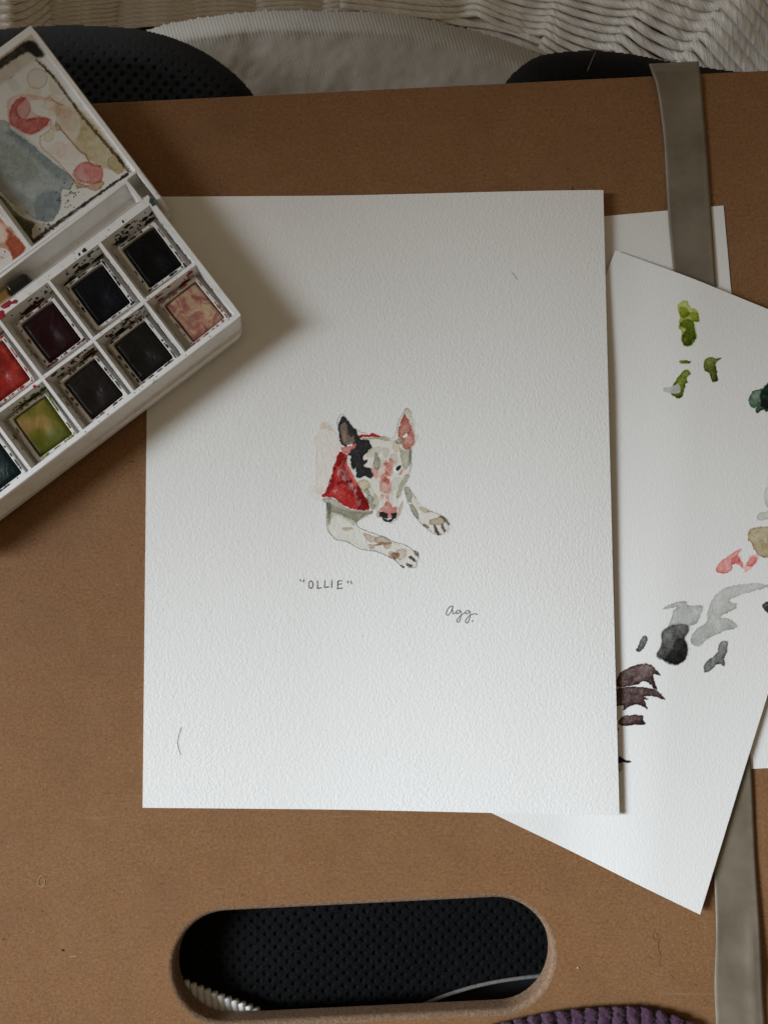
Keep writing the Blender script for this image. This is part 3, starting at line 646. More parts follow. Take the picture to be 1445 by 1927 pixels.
# ------------------------------------------------------------------ relief surfaces (fabric below and behind the board)
def relief(name, outline, zf, mat, step, parent=None, closed=True, uvscale=None):
    o = np.asarray(outline, float); u0, v0 = o.min(0) - step; u1, v1 = o.max(0) + step
    us = np.arange(u0, u1, step); vs = np.arange(v0, v1, step); U, V = np.meshgrid(us, vs)
    d = sdf(U, V, o); 
    keep = d > -step * 0.2; q = keep[:-1, :-1] & keep[1:, :-1] & keep[:-1, 1:] & keep[1:, 1:]
    ny, nx = U.shape; idx = np.arange(nx * ny).reshape(ny, nx); f = np.stack([idx[1:, :-1], idx[1:, 1:], idx[:-1, 1:], idx[:-1, :-1]], -1)[q]
    used = np.unique(f); rem = np.full(nx * ny, -1); rem[used] = np.arange(len(used)); f = rem[f]
    uu, vv, dd = U.ravel()[used], V.ravel()[used], np.maximum(d.ravel()[used], 0)
    return obj(name, P(uu, vv, zf(uu, vv, dd) * MM), f, mat, parent)
def dimples(u, v, pu=27.0, pv=15.0, r=8.0, ang=-0.05):
    x = u * math.cos(ang) - v * math.sin(ang); y = u * math.sin(ang) + v * math.cos(ang)
    x = x + 9 * (fbm(u / 110, v / 110, 3) - .5) * 2; y = y + 6 * (fbm(u / 60, v / 60, 9) - .5) * 2
    best = np.full(u.shape, 1e9)
    j0 = np.round(y / (pv / 1.0))
    for dj in (-1, 0, 1):
        j = j0 + dj; off = (np.mod(j, 2)) * pu / 2
        i = np.round((x - off) / pu); best = np.minimum(best, (x - off - i * pu) ** 2 + ((y - j * pv) * 1.15) ** 2)
    return 1 - sm(np.sqrt(best), r * 0.45, r)
def dome(z0, z1, wdt): return lambda u, v, d: z0 + (z1 - z0) * np.sqrt(np.clip(1 - (1 - np.clip(d / wdt, 0, 1)) ** 2, 0, 1)) - 0.22 * dimples(u, v, 24, 13, 5.2) * sm(d, 3, 14)
padL = relief('mesh_pad', catmull([(-60, 70), (0, 55), (60, 50), (120, 47), (200, 49), (270, 56), (330, 72), (385, 97), (430, 128), (462, 158), (484, 192), (488, 245), (-60, 245)], 6, True), dome(-26, -9, 70), M['black'], 2.0)
tag(padL, 'black mesh fabric pad bulging behind the board at the top left, beside the paint box', 'mesh pad', 'black mesh pads under the board')
padR = relief('mesh_pad', catmull([(946, 175), (950, 155), (975, 128), (1010, 106), (1060, 97), (1120, 95), (1180, 100), (1260, 115), (1340, 128), (1400, 136), (1500, 150), (1500, 215), (946, 215)], 6, True), dome(-24, -9, 55), M['black'], 2.0)
tag(padR, 'black mesh fabric pad showing behind the board near the strap, below the wicker', 'mesh pad', 'black mesh pads under the board')
def zmesh(u, v, d):
    lump = 3.0 * np.exp(-(((u - 520) / 240) ** 2 + ((v - 1790) / 160) ** 2))
    return -15 + lump - 4.5 * sm(u, 430, 330) - 0.5 * dimples(u, v, 23, 13, 5.6) + 0.35 * fbm(u / 3, v / 3, 4)
fab = relief('mesh_fabric', [(290, 1650), (1090, 1650), (1090, 1815), (1000, 1832), (900, 1853), (830, 1873), (780, 1895), (740, 1960), (520, 1960), (460, 1902), (400, 1880), (345, 1858), (290, 1835)], zmesh, M['black'], 1.6)
tag(fab, 'black mesh fabric with large round holes seen through the handle hole', 'mesh fabric')
pp = catmull([(740, 1915), (790, 1893), (850, 1869), (920, 1850), (1000, 1838), (1080, 1833)], 8)
tv, tf, tuv = tube(P(pp[:, 0], pp[:, 1], -0.0135 + 0 * pp[:, 0]), 0.0006, 8)
obj('piping', tv, tf, simple('dim_piping', (0.16, 0.15, 0.14), 0.8, 0, 800, 0.0003), fab)
low = relief('lining', [(700, 1820), (1110, 1790), (1110, 1990), (700, 1990)], lambda u, v, d: -21 + 0 * u, simple('black_lining', (0.006, 0.006, 0.007), 0.9, 0, 500, 0.0002), 12, fab)

# pale ribbed cushion
def scallop(pts, pitch=17.0, amp=4.5):
    c = catmull(pts, 30); L = np.concatenate([[0], np.cumsum(np.linalg.norm(np.diff(c, axis=0), axis=1))])
    s = np.arange(0, L[-1], 1.5); x = np.interp(s, L, c[:, 0]); y = np.interp(s, L, c[:, 1])
    ph = s / pitch + 0.25 * np.sin(s / 61); fr = np.abs(np.mod(ph, 1) - 0.5) * 2
    return np.stack([x, y - amp * (fr ** 2.2) * (0.7 + 0.5 * np.sin(ph * 1.7 + 2))], 1)
edge = scallop([(262, 62), (285, 54), (330, 42), (420, 28), (490, 21), (560, 20), (620, 22), (700, 23), (770, 31), (830, 43), (900, 60), (960, 80), (1010, 100), (1060, 122)])
cout = list(map(tuple, edge)) + [(1070, 300), (200, 300), (200, 70)]
es_ = catmull([(262, 62), (285, 54), (330, 42), (420, 28), (490, 21), (560, 20), (620, 22), (700, 23), (770, 31), (830, 43), (900, 60), (960, 80), (1010, 100), (1060, 122)], 20)
def zc(u, v, d):
    ey = np.interp(u, es_[:, 0], es_[:, 1]); dd = v - ey
    rib = np.sin((u - v * 0.28) / 6.6 * 2 * math.pi)
    return -46 - 13 * sm(dd, 42, -8) ** 1.3 + 0.20 * rib * (0.06 + sm(dd, 60, 5)) + 1.2 * fbm(u / 60, v / 60, 2)
cush = relief('seat_cushion', cout, zc, M['cushion'], 1.45)
tag(cush, 'pale ribbed linen seat cushion with a scalloped edge behind the board', 'cushion')
# its near edge, seen through the handle hole
rb = []
for k in range(12):
    u = 338 + 13.2 * k; vt = np.interp(u, [330, 345, 400, 460, 520], [1848, 1856, 1878, 1900, 1925])
    pts = catmull([(u - 1, vt - 12), (u + 1, vt + 8), (u + 4, vt + 30), (u + 9, vt + 60)], 5)
    v_, f_, _ = tube(P(pts[:, 0], pts[:, 1], -0.0085 + 0 * pts[:, 0]), np.full(len(pts), 0.00128), 10); rb.append((v_, f_))
Vv, Ff = merge(rb)
rib_o = obj('ribbed_edge', Vv, Ff, simple('brightened_ribbed_cloth', (0.85, 0.85, 0.83), 0.8, 0, 900, 0.0002), cush); tag(rib_o, 'white ribbed cushion edge seen through the handle hole')  # cushion cloth brightened in its colour to offset the board's shade

# ------------------------------------------------------------------ wicker
wick = empty('wicker_chair', P(900, 20, -0.075))
tag(wick, 'pale twisted-cord wicker chair wall across the top of the picture', 'wicker chair')
def zw(u, v):
    return -72 + 62 * sm(u, 820, 1500) + 12 * sm(u, 250, -50) + (20 - np.asarray(v)) * 0.12
def strand(pts, r_px, dz=0.0, bend=None, lift=None):
    c = catmull(pts, 6); L = np.arange(len(c)) / 6.0
    z = zw(c[:, 0], c[:, 1]) + dz
    if lift is not None: z = z + 2.6 * np.interp(L, range(len(lift)), lift)
    p = P(c[:, 0], c[:, 1], z * MM)
    r = r_px * (0.264 - z * MM) / F
    r = r * (1 + 0.07 * np.sin(np.arange(len(c)) * 0.9 + random.random() * 6))
    v, f, uv = tube(p, r, 12); obj('strand', v, f, M['cord'], wick, uv=uv)
for n in range(-7, 7):
    j = lambda a: random.uniform(-a, a)
    s0 = (905 - 1.5 * n, -22 + 12.0 * n); s1 = (1047 - 5 * n, 12 + 12.5 * n)
    m = n + 2; s2 = (1210 - 10 * m, 10 + 16 * m); p = m + 2; s3 = (1370 - 14 * p, 14 + 19 * p)
    def seg(a, b): dx, dy = b[0] - a[0], b[1] - a[1]; return [(a[0] + dx * .28, a[1] + dy * .45 + j(1)), (a[0] + dx * .6, a[1] + dy * .84 + j(1)), (a[0] + dx * .88, a[1] + dy * .99)]
    pts = []
    if n >= 2: pts = [(640, s0[1] - 16), (760, s0[1] - 2), (840, s0[1] + 5)]
    pts += [(s0[0] - 20, s0[1] + 1), s0] + seg(s0, s1) + [s1] + seg(s1, s2) + [s2] + seg(s2, s3) + [s3, (s3[0] + 62, s3[1] + 72), (s3[0] + 135, s3[1] + 158), (s3[0] + 190, s3[1] + 225)]
    if s0[1] > 45: pts = pts[pts.index(s0) if n < 2 else 5:]
    if n >= 5: pts = pts[pts.index(s1):]
    k = np.array([0] * len(pts), float)
    # width grows to the right: split radius by using thicker strands for later part through lift only
    c = catmull(pts, 6); z = zw(c[:, 0], c[:, 1]); 
    wr = np.interp(c[:, 0], [640, 905, 1050, 1210, 1370, 1500], np.array([5.8, 6.0, 6.5, 8.4, 11.4, 12.6]) * random.uniform(.93, 1.06))
    bendx = [s0[0], s1[0], s2[0], s3[0]]
    for bx in bendx: z = z + 2.2 * np.exp(-((c[:, 0] - bx - 12) / 26) ** 2) - 2.2 * np.exp(-((c[:, 0] - bx + 30) / 26) ** 2)
    z = z + random.uniform(-0.8, 0.8)
    pw = P(c[:, 0], c[:, 1], z * MM); r = wr * (0.264 - z * MM) / F * (1 + 0.06 * np.sin(np.arange(len(c)) * 0.8 + random.random() * 6))
    v, f, uv = tube(pw, r, 12); obj('strand', v, f, M['cord'], wick, uv=uv)
strand([(820, 30), (870, 42), (930, 50), (985, 66), (1040, 88), (1095, 108), (1150, 125)], 6.5, -2)
strand([(880, 52), (930, 64), (990, 84), (1040, 104), (1090, 124), (1150, 150)], 6.5, -5)
strand([(780, 12), (850, 24), (910, 38), (960, 52), (1010, 70), (1070, 92)], 6, -4)
# left part
for k in range(-2, 6):
    y = 16 * k
    strand([(-40, y + 6), (0, y + 3), (25, y), (48, y - 7), (72, y - 22), (92, y - 38), (112, y - 52)], 9, 2, lift=[0, 1, 2, 1, 0, -1, -2])
for k in range(-1, 6):
    y = 8.5 * k + 6
    strand([(70, y + 24), (90, y + 13), (112, y + 5), (140, y + 1), (180, y - 3), (212, y - 6), (240, y - 14), (262, y - 24)], 5.6, -1 - 0.3 * k, lift=[-1, 0, 1, 1.5, 1, 0, -1, -2])
for k in range(-1, 6):
    y = 8.5 * k + 2
    strand([(205, y + 14), (235, y + 6), (270, y + 1), (320, y - 2), (360, y - 5), (400, y - 12)], 5.4, -4, lift=[-1, 1, 1, 1, 0, -1])
for a in range(4):
    x0 = 345 + 125 * a
    for k in range(-1, 5):
        y = 9 * k - 1 - (3 if a in (1, 2) else 0) + 1.5 * a
        strand([(x0 - 6, y + 9), (x0 + 26, y + 3), (x0 + 60, y), (x0 + 105, y - 1), (x0 + 140, y + 3), (x0 + 165, y + 9)], 5.2, -7, lift=[-1.5, 1, 1.2, .8, 0, -1.5])
def zback(u, v, d): return zw(u, v) - 9 - 6 * sm(v, 60, 160)
obj_b = relief('wicker_shade_sheet', [(-80, -160), (1640, -160), (1640, 330), (1150, 330), (1000, 140), (-80, 140)], zback, M['wicker_gap_shade'], 12, wick)  # added dark sheet standing in for shade behind the cords

# ------------------------------------------------------------------ paint box
ZR = 0.0150
o0 = P(282, 386, ZR); eA = P(-102.0, 676, ZR) - o0; eA /= np.linalg.norm(eA)      # a: along the long side, to the lower left
eB = P(438.7, 592.5, ZR) - o0; eB = eB - eA * (eA @ eB); eB /= np.linalg.norm(eB)
def B(a, b, z): 
    a = np.asarray(a, float)[..., None]; b = np.asarray(b, float)[..., None]
    q = o0 * np.array([1, 1, 0]) + a * eA * MM + b * eB * MM; 
    q = q + 0 * np.asarray(z, float)[..., None]; q[..., 2] = np.asarray(z, float) * MM; return q
def fit():
    out = []
    for u, v in ((365.6, 496), (438.7, 592.5), (189, 458), (93, 531), (0, 601), (347, 663), (249, 738), (151, 809), (55, 884), (453, 592), (301, 393)):
        d = (P(u, v, ZR) - o0) / MM; out.append((round(float(d @ eA), 1), round(float(d @ eB), 1)))
    print('BOX', out); return out
fit()
PITCH = 20.25; B1 = 24.2; B2 = 45.3; NC = 6
box = empty('paint_box', B(50, 20, 2.0))
tag(box, 'open white plastic travel watercolour box splashed with paint, lying over the corner of the painting', 'paint box')
def bx(a0, a1, b0, b1, z0, z1, Fm=B, da=0.0, db=0.0, bev=0.0):
    """tapered block; da/db shrink the top"""
    V = [Fm(a, b, z0) for a, b in ((a0, b0), (a1, b0), (a1, b1), (a0, b1))] + [Fm(a, b, z1) for a, b in ((a0 + da, b0 + db), (a1 - da, b0 + db), (a1 - da, b1 - db), (a0 + da, b1 - db))]
    return np.array(V), [[0, 1, 2, 3], [4, 7, 6, 5], [0, 4, 5, 1], [1, 5, 6, 2], [2, 6, 7, 3], [3, 7, 4, 0]]
def rrect(a0, a1, b0, b1, r, n=6):
    out = []
    for cx, cy, s in ((a1 - r, b1 - r, 0), (a0 + r, b1 - r, 90), (a0 + r, b0 + r, 180), (a1 - r, b0 + r, 270)):
        for k in range(n + 1): t = math.radians(s + 90 * k / n); out.append((cx + r * math.cos(t), cy + r * math.sin(t)))
    return np.array(out)
def shell(rings, Fm=B, closed_bottom=True, top_hole=None):
    """rings: (a0,a1,b0,b1,r,z) stacked loops"""
    L = [rrect(*q[:5]) for q in rings]; N = len(L[0]); V = np.concatenate([Fm(l[:, 0], l[:, 1], np.full(N, q[5])) for l, q in zip(L, rings)])
    Fc = grid_faces(N, len(rings), wrap=True).tolist()
    if closed_bottom: Fc.append(list(range(N)))
    return V, Fc
AR, AL = -1.9, NC * PITCH + 2.2          # right and left ends
BT, BB = -11.6, B2 + 1.9                 # hinge side, near side
parts = []
# lower case: skirt with two steps
v, f = shell([(AR + 3.0, AL + .1, -9, BB + .2, 3.0, 2.0), (AR + 2.6, AL + .9, -9.2, BB + 1.0, 3.4, 2.3), (AR + 1.6, AL + 1.3, -9.4, BB + 1.7, 3.6, 7.2), (AR + 1.6, AL + 1.2, -9.4, BB + 1.6, 3.5, 7.7),
              (AR + 1.5, AL + .5, -9.2, BB + .7, 2.8, 7.9), (AR + 1.5, AL + .4, -9.2, BB + .6, 2.8, 8.3)], closed_bottom=True)
f = [q for q in f]
f.append([(5) * (len(v) // 6) + i for i in range(len(v) // 6)][::-1])
case = obj('case_base', v, f, M['plastic'], box, smooth=False)
# tray: rim walls
ZT = 15.0
v, f = shell([(AR + 1.4, AL, -3.4, BB + .5, 2.2, 8.3), (AR + .3, AL, -3.4, BB + .2, 2.2, 14.3), (AR, AL, -3.4, BB, 2.2, 14.8), (AR + .35, AL - .3, -3.1, BB - .35, 1.9, ZT)], closed_bottom=False)
parts.append((v, f))
v, f = shell([(1.0, AL - 1, BT, -2.0, .8, 3.0), (.6, AL - 1, BT, -2.0, .8, 14.7), (.85, AL - 1.2, BT + .25, -2.2, .6, ZT - .01)], closed_bottom=False)
parts.append((v, f))
def strip(pts2, z): return None
# top surface as strips between openings
cells = []
DV = 0.55                                # half thickness of a divider
def top_quad(a0, a1, b0, b1, z=ZT):
    parts.append((B(np.array([a0, a1, a1, a0]), np.array([b0, b0, b1, b1]), np.full(4, z)), [[0, 1, 2, 3]]))
for i in range(NC):
    for jn, (c0, c1) in enumerate(((0.0, B1), (B1, B2))):
        a0 = i * PITCH + (DV if i else 0.0); a1 = (i + 1) * PITCH - DV; b0 = c0 + (DV if jn else 0); b1 = c1 - (DV if not jn else 0)
        cells.append((i, jn, a0, a1, b0, b1))
        z1 = 5.0; d = 1.35
        ring = [(a0, b0), (a1, b0), (a1, b1), (a0, b1)]; low_ = [(a0 + d, b0 + 1.5), (a1 - d, b0 + 1.5), (a1 - d, b1 - d), (a0 + d, b1 - d)]
        va = np.concatenate([B(np.array([p[0] for p in ring]), np.array([p[1] for p in ring]), np.full(4, ZT)), B(np.array([p[0] for p in low_]), np.array([p[1] for p in low_]), np.full(4, z1))])
        parts.append((va, [[0, 1, 5, 4], [1, 2, 6, 5], [2, 3, 7, 6], [3, 0, 4, 7], [4, 5, 6, 7]]))
top_quad(AR + .35, 0.0, -3.1, BB - .35); top_quad(NC * PITCH - DV, AL - .3, -2.9, BB - .35)
top_quad(0, NC * PITCH - DV, -2.9, 0); top_quad(0, NC * PITCH - DV, B2, BB - .35)
for i in range(1, NC): top_quad(i * PITCH - DV, i * PITCH + DV, 0, B2)
for i in range(NC): top_quad(i * PITCH + (DV if i else 0), (i + 1) * PITCH - DV, B1 - DV, B1 + DV)
parts.append(bx(-3.8, AL, -13.5, 1.0, 2.6, 4.2))
# brush trough on the hinge side
t0, t1, s0_, s1_ = -10.4, -2.9, 1.9, AL - 2.2
va = np.concatenate([B(np.array([s0_, s1_, s1_, s0_]), np.array([t0, t0, t1, t1]), np.full(4, ZT)), B(np.array([s0_ + 1, s1_ - 1, s1_ - 1, s0_ + 1]), np.array([t0 + 1.2, t0 + 1.2, t1 - 1.6, t1 - 1.6]), np.full(4, 9.0))])
parts.append((va, [[0, 1, 5, 4], [1, 2, 6, 5], [2, 3, 7, 6], [3, 0, 4, 7], [4, 5, 6, 7]]))
top_quad(.85, s0_, BT + .25, -2.9); top_quad(s1_, AL - 1.2, BT + .25, -2.9); top_quad(s0_, s1_, BT + .25, t0)
V_, F_ = merge(parts)
tray = obj('tray', V_, F_, M['plastic'], box, smooth=False)
bv = tray.modifiers.new('bevel', 'BEVEL'); bv.width = 0.00018; bv.segments = 2; bv.limit_method = 'ANGLE'; bv.angle_limit = math.radians(25)
me = tray.data
import bmesh
bm = bmesh.new(); bm.from_mesh(me); bmesh.ops.remove_doubles(bm, verts=bm.verts, dist=2e-5); bmesh.ops.recalc_face_normals(bm, faces=bm.faces)
if sum(f.normal.z * f.calc_area() for f in bm.faces) < 0: bmesh.ops.reverse_faces(bm, faces=bm.faces)
bm.to_mesh(me); bm.free()
def tLz(u, v): d = (P(u, v, .009) - o0) / MM; return float(d @ eA), float(d @ eB)
def ringmark(a, b, z, r, t=0.18, Fm=B, parent=None, mat=None, name='moulded_ring'):
    th = np.linspace(0, 2 * math.pi, 41)[:-1]; V = []
    for q in th:
        for k in range(6):
            w_ = 2 * math.pi * k / 6; rr = r + t * math.cos(w_); V.append(Fm(np.array(a + rr * math.cos(q)), np.array(b + rr * math.sin(q)), np.array(z + t * 0.7 * math.sin(w_))))
    V = np.array(V).reshape(-1, 3); Fc = []
    for i in range(40):
        for k in range(6): Fc.append([i * 6 + k, ((i + 1) % 40) * 6 + k, ((i + 1) % 40) * 6 + (k + 1) % 6, i * 6 + (k + 1) % 6])
    return obj(name, V, Fc, mat or M['plastic'], parent)
ringmark(*[tLz(243, 388)[0], tLz(243, 388)[1]], 9.05, 2.0, 0.14, parent=tray)

# --- palette lid
ol = P(306, 374, 0.0125); ea = P(115.0, 515, 0.0125) - ol; ea /= np.linalg.norm(ea)
eb = P(55, 48, 0.0125) - ol; eb = eb - ea * (ea @ eb); LB = np.linalg.norm(P(55, 48, 0.0125) - ol) / MM; eb /= np.linalg.norm(eb)
def LD(a, b, z):
    a = np.asarray(a, float)[..., None]; b = np.asarray(b, float)[..., None]
    q = ol * np.array([1, 1, 0]) + a * ea * MM + b * eb * MM + 0 * np.asarray(z, float)[..., None]; q[..., 2] = np.asarray(z, float) * MM; return q
def toL(u, v, z): d = (P(u, v, z) - ol) / MM; return float(d @ ea), float(d @ eb)
print('LID', LB, toL(248, 324, .0125), toL(57, 465, .0125), toL(62, 69, .0125), toL(0, 398, .0125), toL(0, 88, .0125), toL(240, 362, .0125))
ZL = 12.5
lidp = []
HB = 12.2                                    # lid hinge edge
lv, lf = shell([(0, AL + 2, HB, LB, 3.0, 3.4), (-.2, AL + 2, HB, LB, 3.0, 11.9), (0.1, AL + 1.8, HB, LB - .3, 2.8, ZL)], LD)
lidp.append((lv, lf))
lv, lf = shell([(0, 1.9, 0.2, HB + 2, .8, 3.4), (-.2, 1.7, 0, HB + 2, .8, 11.9), (0.1, 1.5, .2, HB + 2, .7, ZL - .02)], LD); lf.append([2 * (len(lv) // 3) + q for q in range(len(lv) // 3)][::-1]); lidp.append((lv, lf))
def ltop(a0, a1, b0, b1): lidp.append((LD(np.array([a0, a1, a1, a0]), np.array([b0, b0, b1, b1]), np.full(4, ZL)), [[0, 1, 2, 3]]))
wells = [(1.35, 43.2, HB + .8, LB - 2.9), (44.5, 82, HB + .8, LB - 2.9), (83.4, AL - 1, HB + .8, LB - 2.9)]
ltop(0.1, 1.35, HB, LB - .3); ltop(43.2, 44.5, HB + .8, LB - 2.9); ltop(82, 83.4, HB + .8, LB - 2.9); ltop(AL - 1, AL + 1.8, HB, LB - .3); ltop(1.35, AL - 1, HB, HB + .8); ltop(1.35, AL - 1, LB - 2.9, LB - .3)
ZW = 7.6
for a0, a1, b0, b1 in wells:
    d = 0.35
    va = np.concatenate([LD(np.array([a0, a1, a1, a0]), np.array([b0, b0, b1, b1]), np.full(4, ZL)), LD(np.array([a0 + d, a1 - d, a1 - d, a0 + d]), np.array([b0 + .3, b0 + .3, b1 - 4.0, b1 - 4.0]), np.full(4, ZW))])
    lidp.append((va, [[0, 1, 5, 4], [1, 2, 6, 5], [2, 3, 7, 6], [3, 0, 4, 7], [4, 5, 6, 7]]))
V_, F_ = merge(lidp)
lid = obj('mixing_lid', V_, F_, M['plastic'], box, smooth=False)
bm = bmesh.new(); bm.from_mesh(lid.data); bmesh.ops.remove_doubles(bm, verts=bm.verts, dist=2e-5); bmesh.ops.recalc_face_normals(bm, faces=bm.faces)
if sum(f.normal.z * f.calc_area() for f in bm.faces) < 0: bmesh.ops.reverse_faces(bm, faces=bm.faces)
bm.to_mesh(lid.data); bm.free()
bv = lid.modifiers.new('bevel', 'BEVEL'); bv.width = 0.00025; bv.segments = 2; bv.limit_method = 'ANGLE'; bv.angle_limit = math.radians(25)

# paint left in the wells, with wall shade painted in
e_ = lambda pts: sc(pts, 0, 40, 4.19)
def wellPF(u, v): return P(u, v, (ZW + 0.06) * MM)
PB = np.array([0.70, 0.685, 0.65]); pal = []
def Q(p, c, a=.8, **k): pal.append(dict(p=e_(p), c=c, a=a * (.62 if max(c) > 100 and not k.get('o') else 1.1), **k))
well_out = [(195, 235), (225, 245), (980, 1150), (1010, 1195), (1000, 1215), (262, 1745), (225, 1770), (-60, 1450), (-260, 1200), (-260, 560), (-40, 385)]
Q(well_out, (230, 226, 216), .4, e=0, s=1.5, w=.6, n=.8)
Q([(240,250),(330,330),(470,470),(620,700),(820,900),(960,1080),(980,1190),(880,1170),(830,1130),(700,1090),(640,1040),(560,950),(460,800),(440,660),(500,600),(400,560),(380,420)], (200,184,150), .55, s=3, n=.7, e=.1)
Q([(640,700),(760,830),(900,1010),(980,1120),(960,1200),(880,1165),(800,1150),(690,1080),(600,960),(640,860)], (176,156,104), .6, s=4, n=.6, e=.5)
Q([(860,1080),(930,1060),(985,1150),(940,1200),(900,1190),(850,1140)], (165,150,110), .5, e=.9)
Q([(470,640),(560,690),(640,760),(600,860),(540,860),(470,760)], (216,190,172), .5, s=4)
Q([(60,640),(110,590),(200,575),(300,590),(400,610),(500,660),(400,630),(260,620),(240,680),(300,740),(400,770),(390,830),(300,880),(230,905),(140,860),(75,800)], (214,150,140), .55, s=1.5, e=.5)
Q([(85,690),(150,610),(210,600),(150,660),(140,720),(190,770),(300,760),(395,775),(330,850),(240,890),(150,850),(80,800)], (182,92,86), 1.2, s=2.5, n=.6, e=.7)
Q([(160,640),(220,620),(245,680),(225,740),(180,760),(145,710)], (196,120,112), .6, s=2)
Q([(590,1170),(640,1120),(700,1110),(800,1150),(812,1220),(790,1270),(700,1280),(620,1260),(580,1210)], (200,112,106), 1.1, n=.6, e=.6, s=2)
Q([(660,1150),(760,1160),(780,1220),(700,1230)], (214,140,134), .4, s=3)
Q([(570,1240),(620,1270),(700,1290),(800,1260),(820,1290),(760,1340),(690,1310),(620,1310)], (150,106,64), .6, e=.6)
Q([(440,780),(470,820),(480,860),(440,850)], (160,130,90), .6, e=.6)
for p, wd, a in (([(480,850),(560,940),(640,1030),(680,1050),(700,1100),(740,1140),(800,1145)], 2.6, .75), ([(320,910),(400,850),(405,770)], 1.4, .5), ([(320,910),(330,990),(430,1080),(540,1200),(600,1260)], 1.8, .6),
                 ([(400,840),(440,870),(490,850)], 1.2, .5), ([(330,1000),(390,1060),(500,1120),(600,1130)], 1.0, .3), ([(240,680),(222,745),(160,800)], 1.6, .5), ([(380,600),(400,600),(440,640),(500,665)], 1.6, .6)):
    Q(p, (140, 84, 48) if a > .55 else (130, 100, 80), a, line=wd, s=1.0)
for k in range(22):
    x = random.uniform(260, 900); y = random.uniform(560, 1150)
    if abs(y - (x * 1.25 + 120)) < 330 and x < 560 + (y - 560) * .62:
        rr = random.uniform(30, 90); Q([(x + rr * math.cos(t_) * random.uniform(.6, 1.2), y + rr * .9 * math.sin(t_) * random.uniform(.6, 1.2)) for t_ in np.linspace(0, 6.28, 9)[:-1]], random.choice(((214,196,160), (220,192,170), (206,186,140), (224,206,188))), .5, s=random.choice((1.5, 4, 6)), e=.9, n=.8)
BL1 = (120, 136, 138)
Q([(-260,700),(-40,770),(60,790),(110,870),(240,960),(320,1030),(430,1120),(570,1230),(560,1330),(490,1330),(480,1450),(430,1560),(370,1580),(280,1560),(100,1440),(0,1340),(-100,1300),(-260,1200)], BL1, .85, s=1.2, n=.35, e=.35)
Q([(60,880),(130,860),(260,980),(420,1120),(540,1230),(470,1240),(330,1120),(150,960)], (88,108,116), .5, s=8, n=.6)
Q([(0,960),(150,1010),(260,1100),(300,1200),(200,1280),(60,1250),(-60,1150)], (160,164,142), .6, s=10, n=.6)
Q([(300,1380),(470,1350),(460,1500),(370,1570),(290,1540)], (96,112,122), .5, s=6)
Q([(150,1350),(240,1400),(330,1500),(260,1500),(160,1410)], (172,176,164), .4, s=5)
Q([(-260,1200),(0,1370),(60,1430),(120,1500),(200,1560),(290,1600),(262,1640),(262,1740),(225,1768),(120,1640),(0,1500),(-120,1400)], (52, 62, 24), .95, s=1.0, n=.35)
Q([(20,1400),(90,1470),(180,1560),(300,1590),(260,1590),(130,1530),(60,1470)], (120,128,80), .7, s=4, o=True)
Q([(110,1460),(160,1450),(200,1490),(190,1530),(140,1510)], (190,186,172), .85, s=1, o=True)
Q([(265,1630),(300,1590),(380,1600),(390,1660),(300,1700),(262,1700)], (196,190,176), .9, s=1, o=True)
Q([(60,430),(100,412),(110,430),(75,450)], (60,66,92), .8, s=1.6)
Q([(60,440),(130,470),(160,530),(110,550),(70,490)], (170,164,146), .3, s=4)
def ring_pts(cx, cy, r, n=16): return [(cx + r * math.cos(2 * math.pi * k / n), cy + r * math.sin(2 * math.pi * k / n)) for k in range(n)]
Q(ring_pts(297, 452, 76), (196,186,168), .35, e=0, s=1)
Q(ring_pts(297, 452, 78) + [(375, 452)], (120,104,84), .6, line=1.3, s=.8)
for k in range(60):
    x = random.gauss(520, 70); y = 1330 + (x - 480) * -0.4 + random.gauss(60, 55); r = random.uniform(2, 7)
    Q(ring_pts(x, y, r, 6), (90,90,74), .7, s=.6)
for k in range(26):
    t = random.random(); x = 330 + 80 * t + random.gauss(0, 20); y = 1600 + random.gauss(20, 25); Q(ring_pts(x, y, random.uniform(2, 7), 6), (40,44,34), .8, s=.5)
Q([(240,1745),(400,1620),(640,1450),(900,1270),(1000,1195),(1010,1215),(900,1290),(640,1475),(400,1650),(262,1760)], (50,44,40), .85, s=1.2, n=.8)  # dark line along the hinge-side edge of the well
Q([(220,240),(330,330),(440,440),(560,610),(700,790),(900,1020),(1030,1180),(1000,1180),(880,1030),(680,800),(530,600),(420,450)], (70,60,44), .6, s=1.2, n=.9)  # shade at the foot of the right wall, painted as a dark line
pigment('dried_paint_and_shade', pal, None, M['palette_paint'], lid, PB, 1.0, seed=40, PF=wellPF, clip=(-60, 92, 252, 470))
# dark stain with painted shade on the far sloped wall of the well
pal = []
# second well: orange red paint
Q([(-200,1300),(0,1545),(60,1610),(130,1690),(205,1790),(150,1850),(95,1895),(60,1850),(-200,1900)], (186,104,72), .9, s=1.5, n=.6)
Q([(60,1640),(120,1700),(200,1790),(100,1880),(80,1800),(40,1720)], (140,52,20), .9, s=4, n=.4)
Q([(-60,1560),(20,1620),(60,1690),(20,1740),(-60,1700)], (220,200,184), .7, s=5, o=True)
Q([(-60,1800),(30,1790),(80,1830),(96,1890),(40,1960),(-60,1960)], (215,208,200), .9, s=1, o=True, e=.5)
for k in range(14): Q(ring_pts(random.uniform(0, 90), random.uniform(1810, 1890), random.uniform(1.5, 4), 5), (90,60,50), .8, s=.4)
pigment('dried_paint_and_shade', pal, None, M['palette_paint'], lid, PB, 1.0, seed=50, PF=wellPF, clip=(-60, 395, 60, 560))
def stain_sheet(name, quad, lay_fn, parent, nx, ny, PFq, seed, mat=None):
    pass

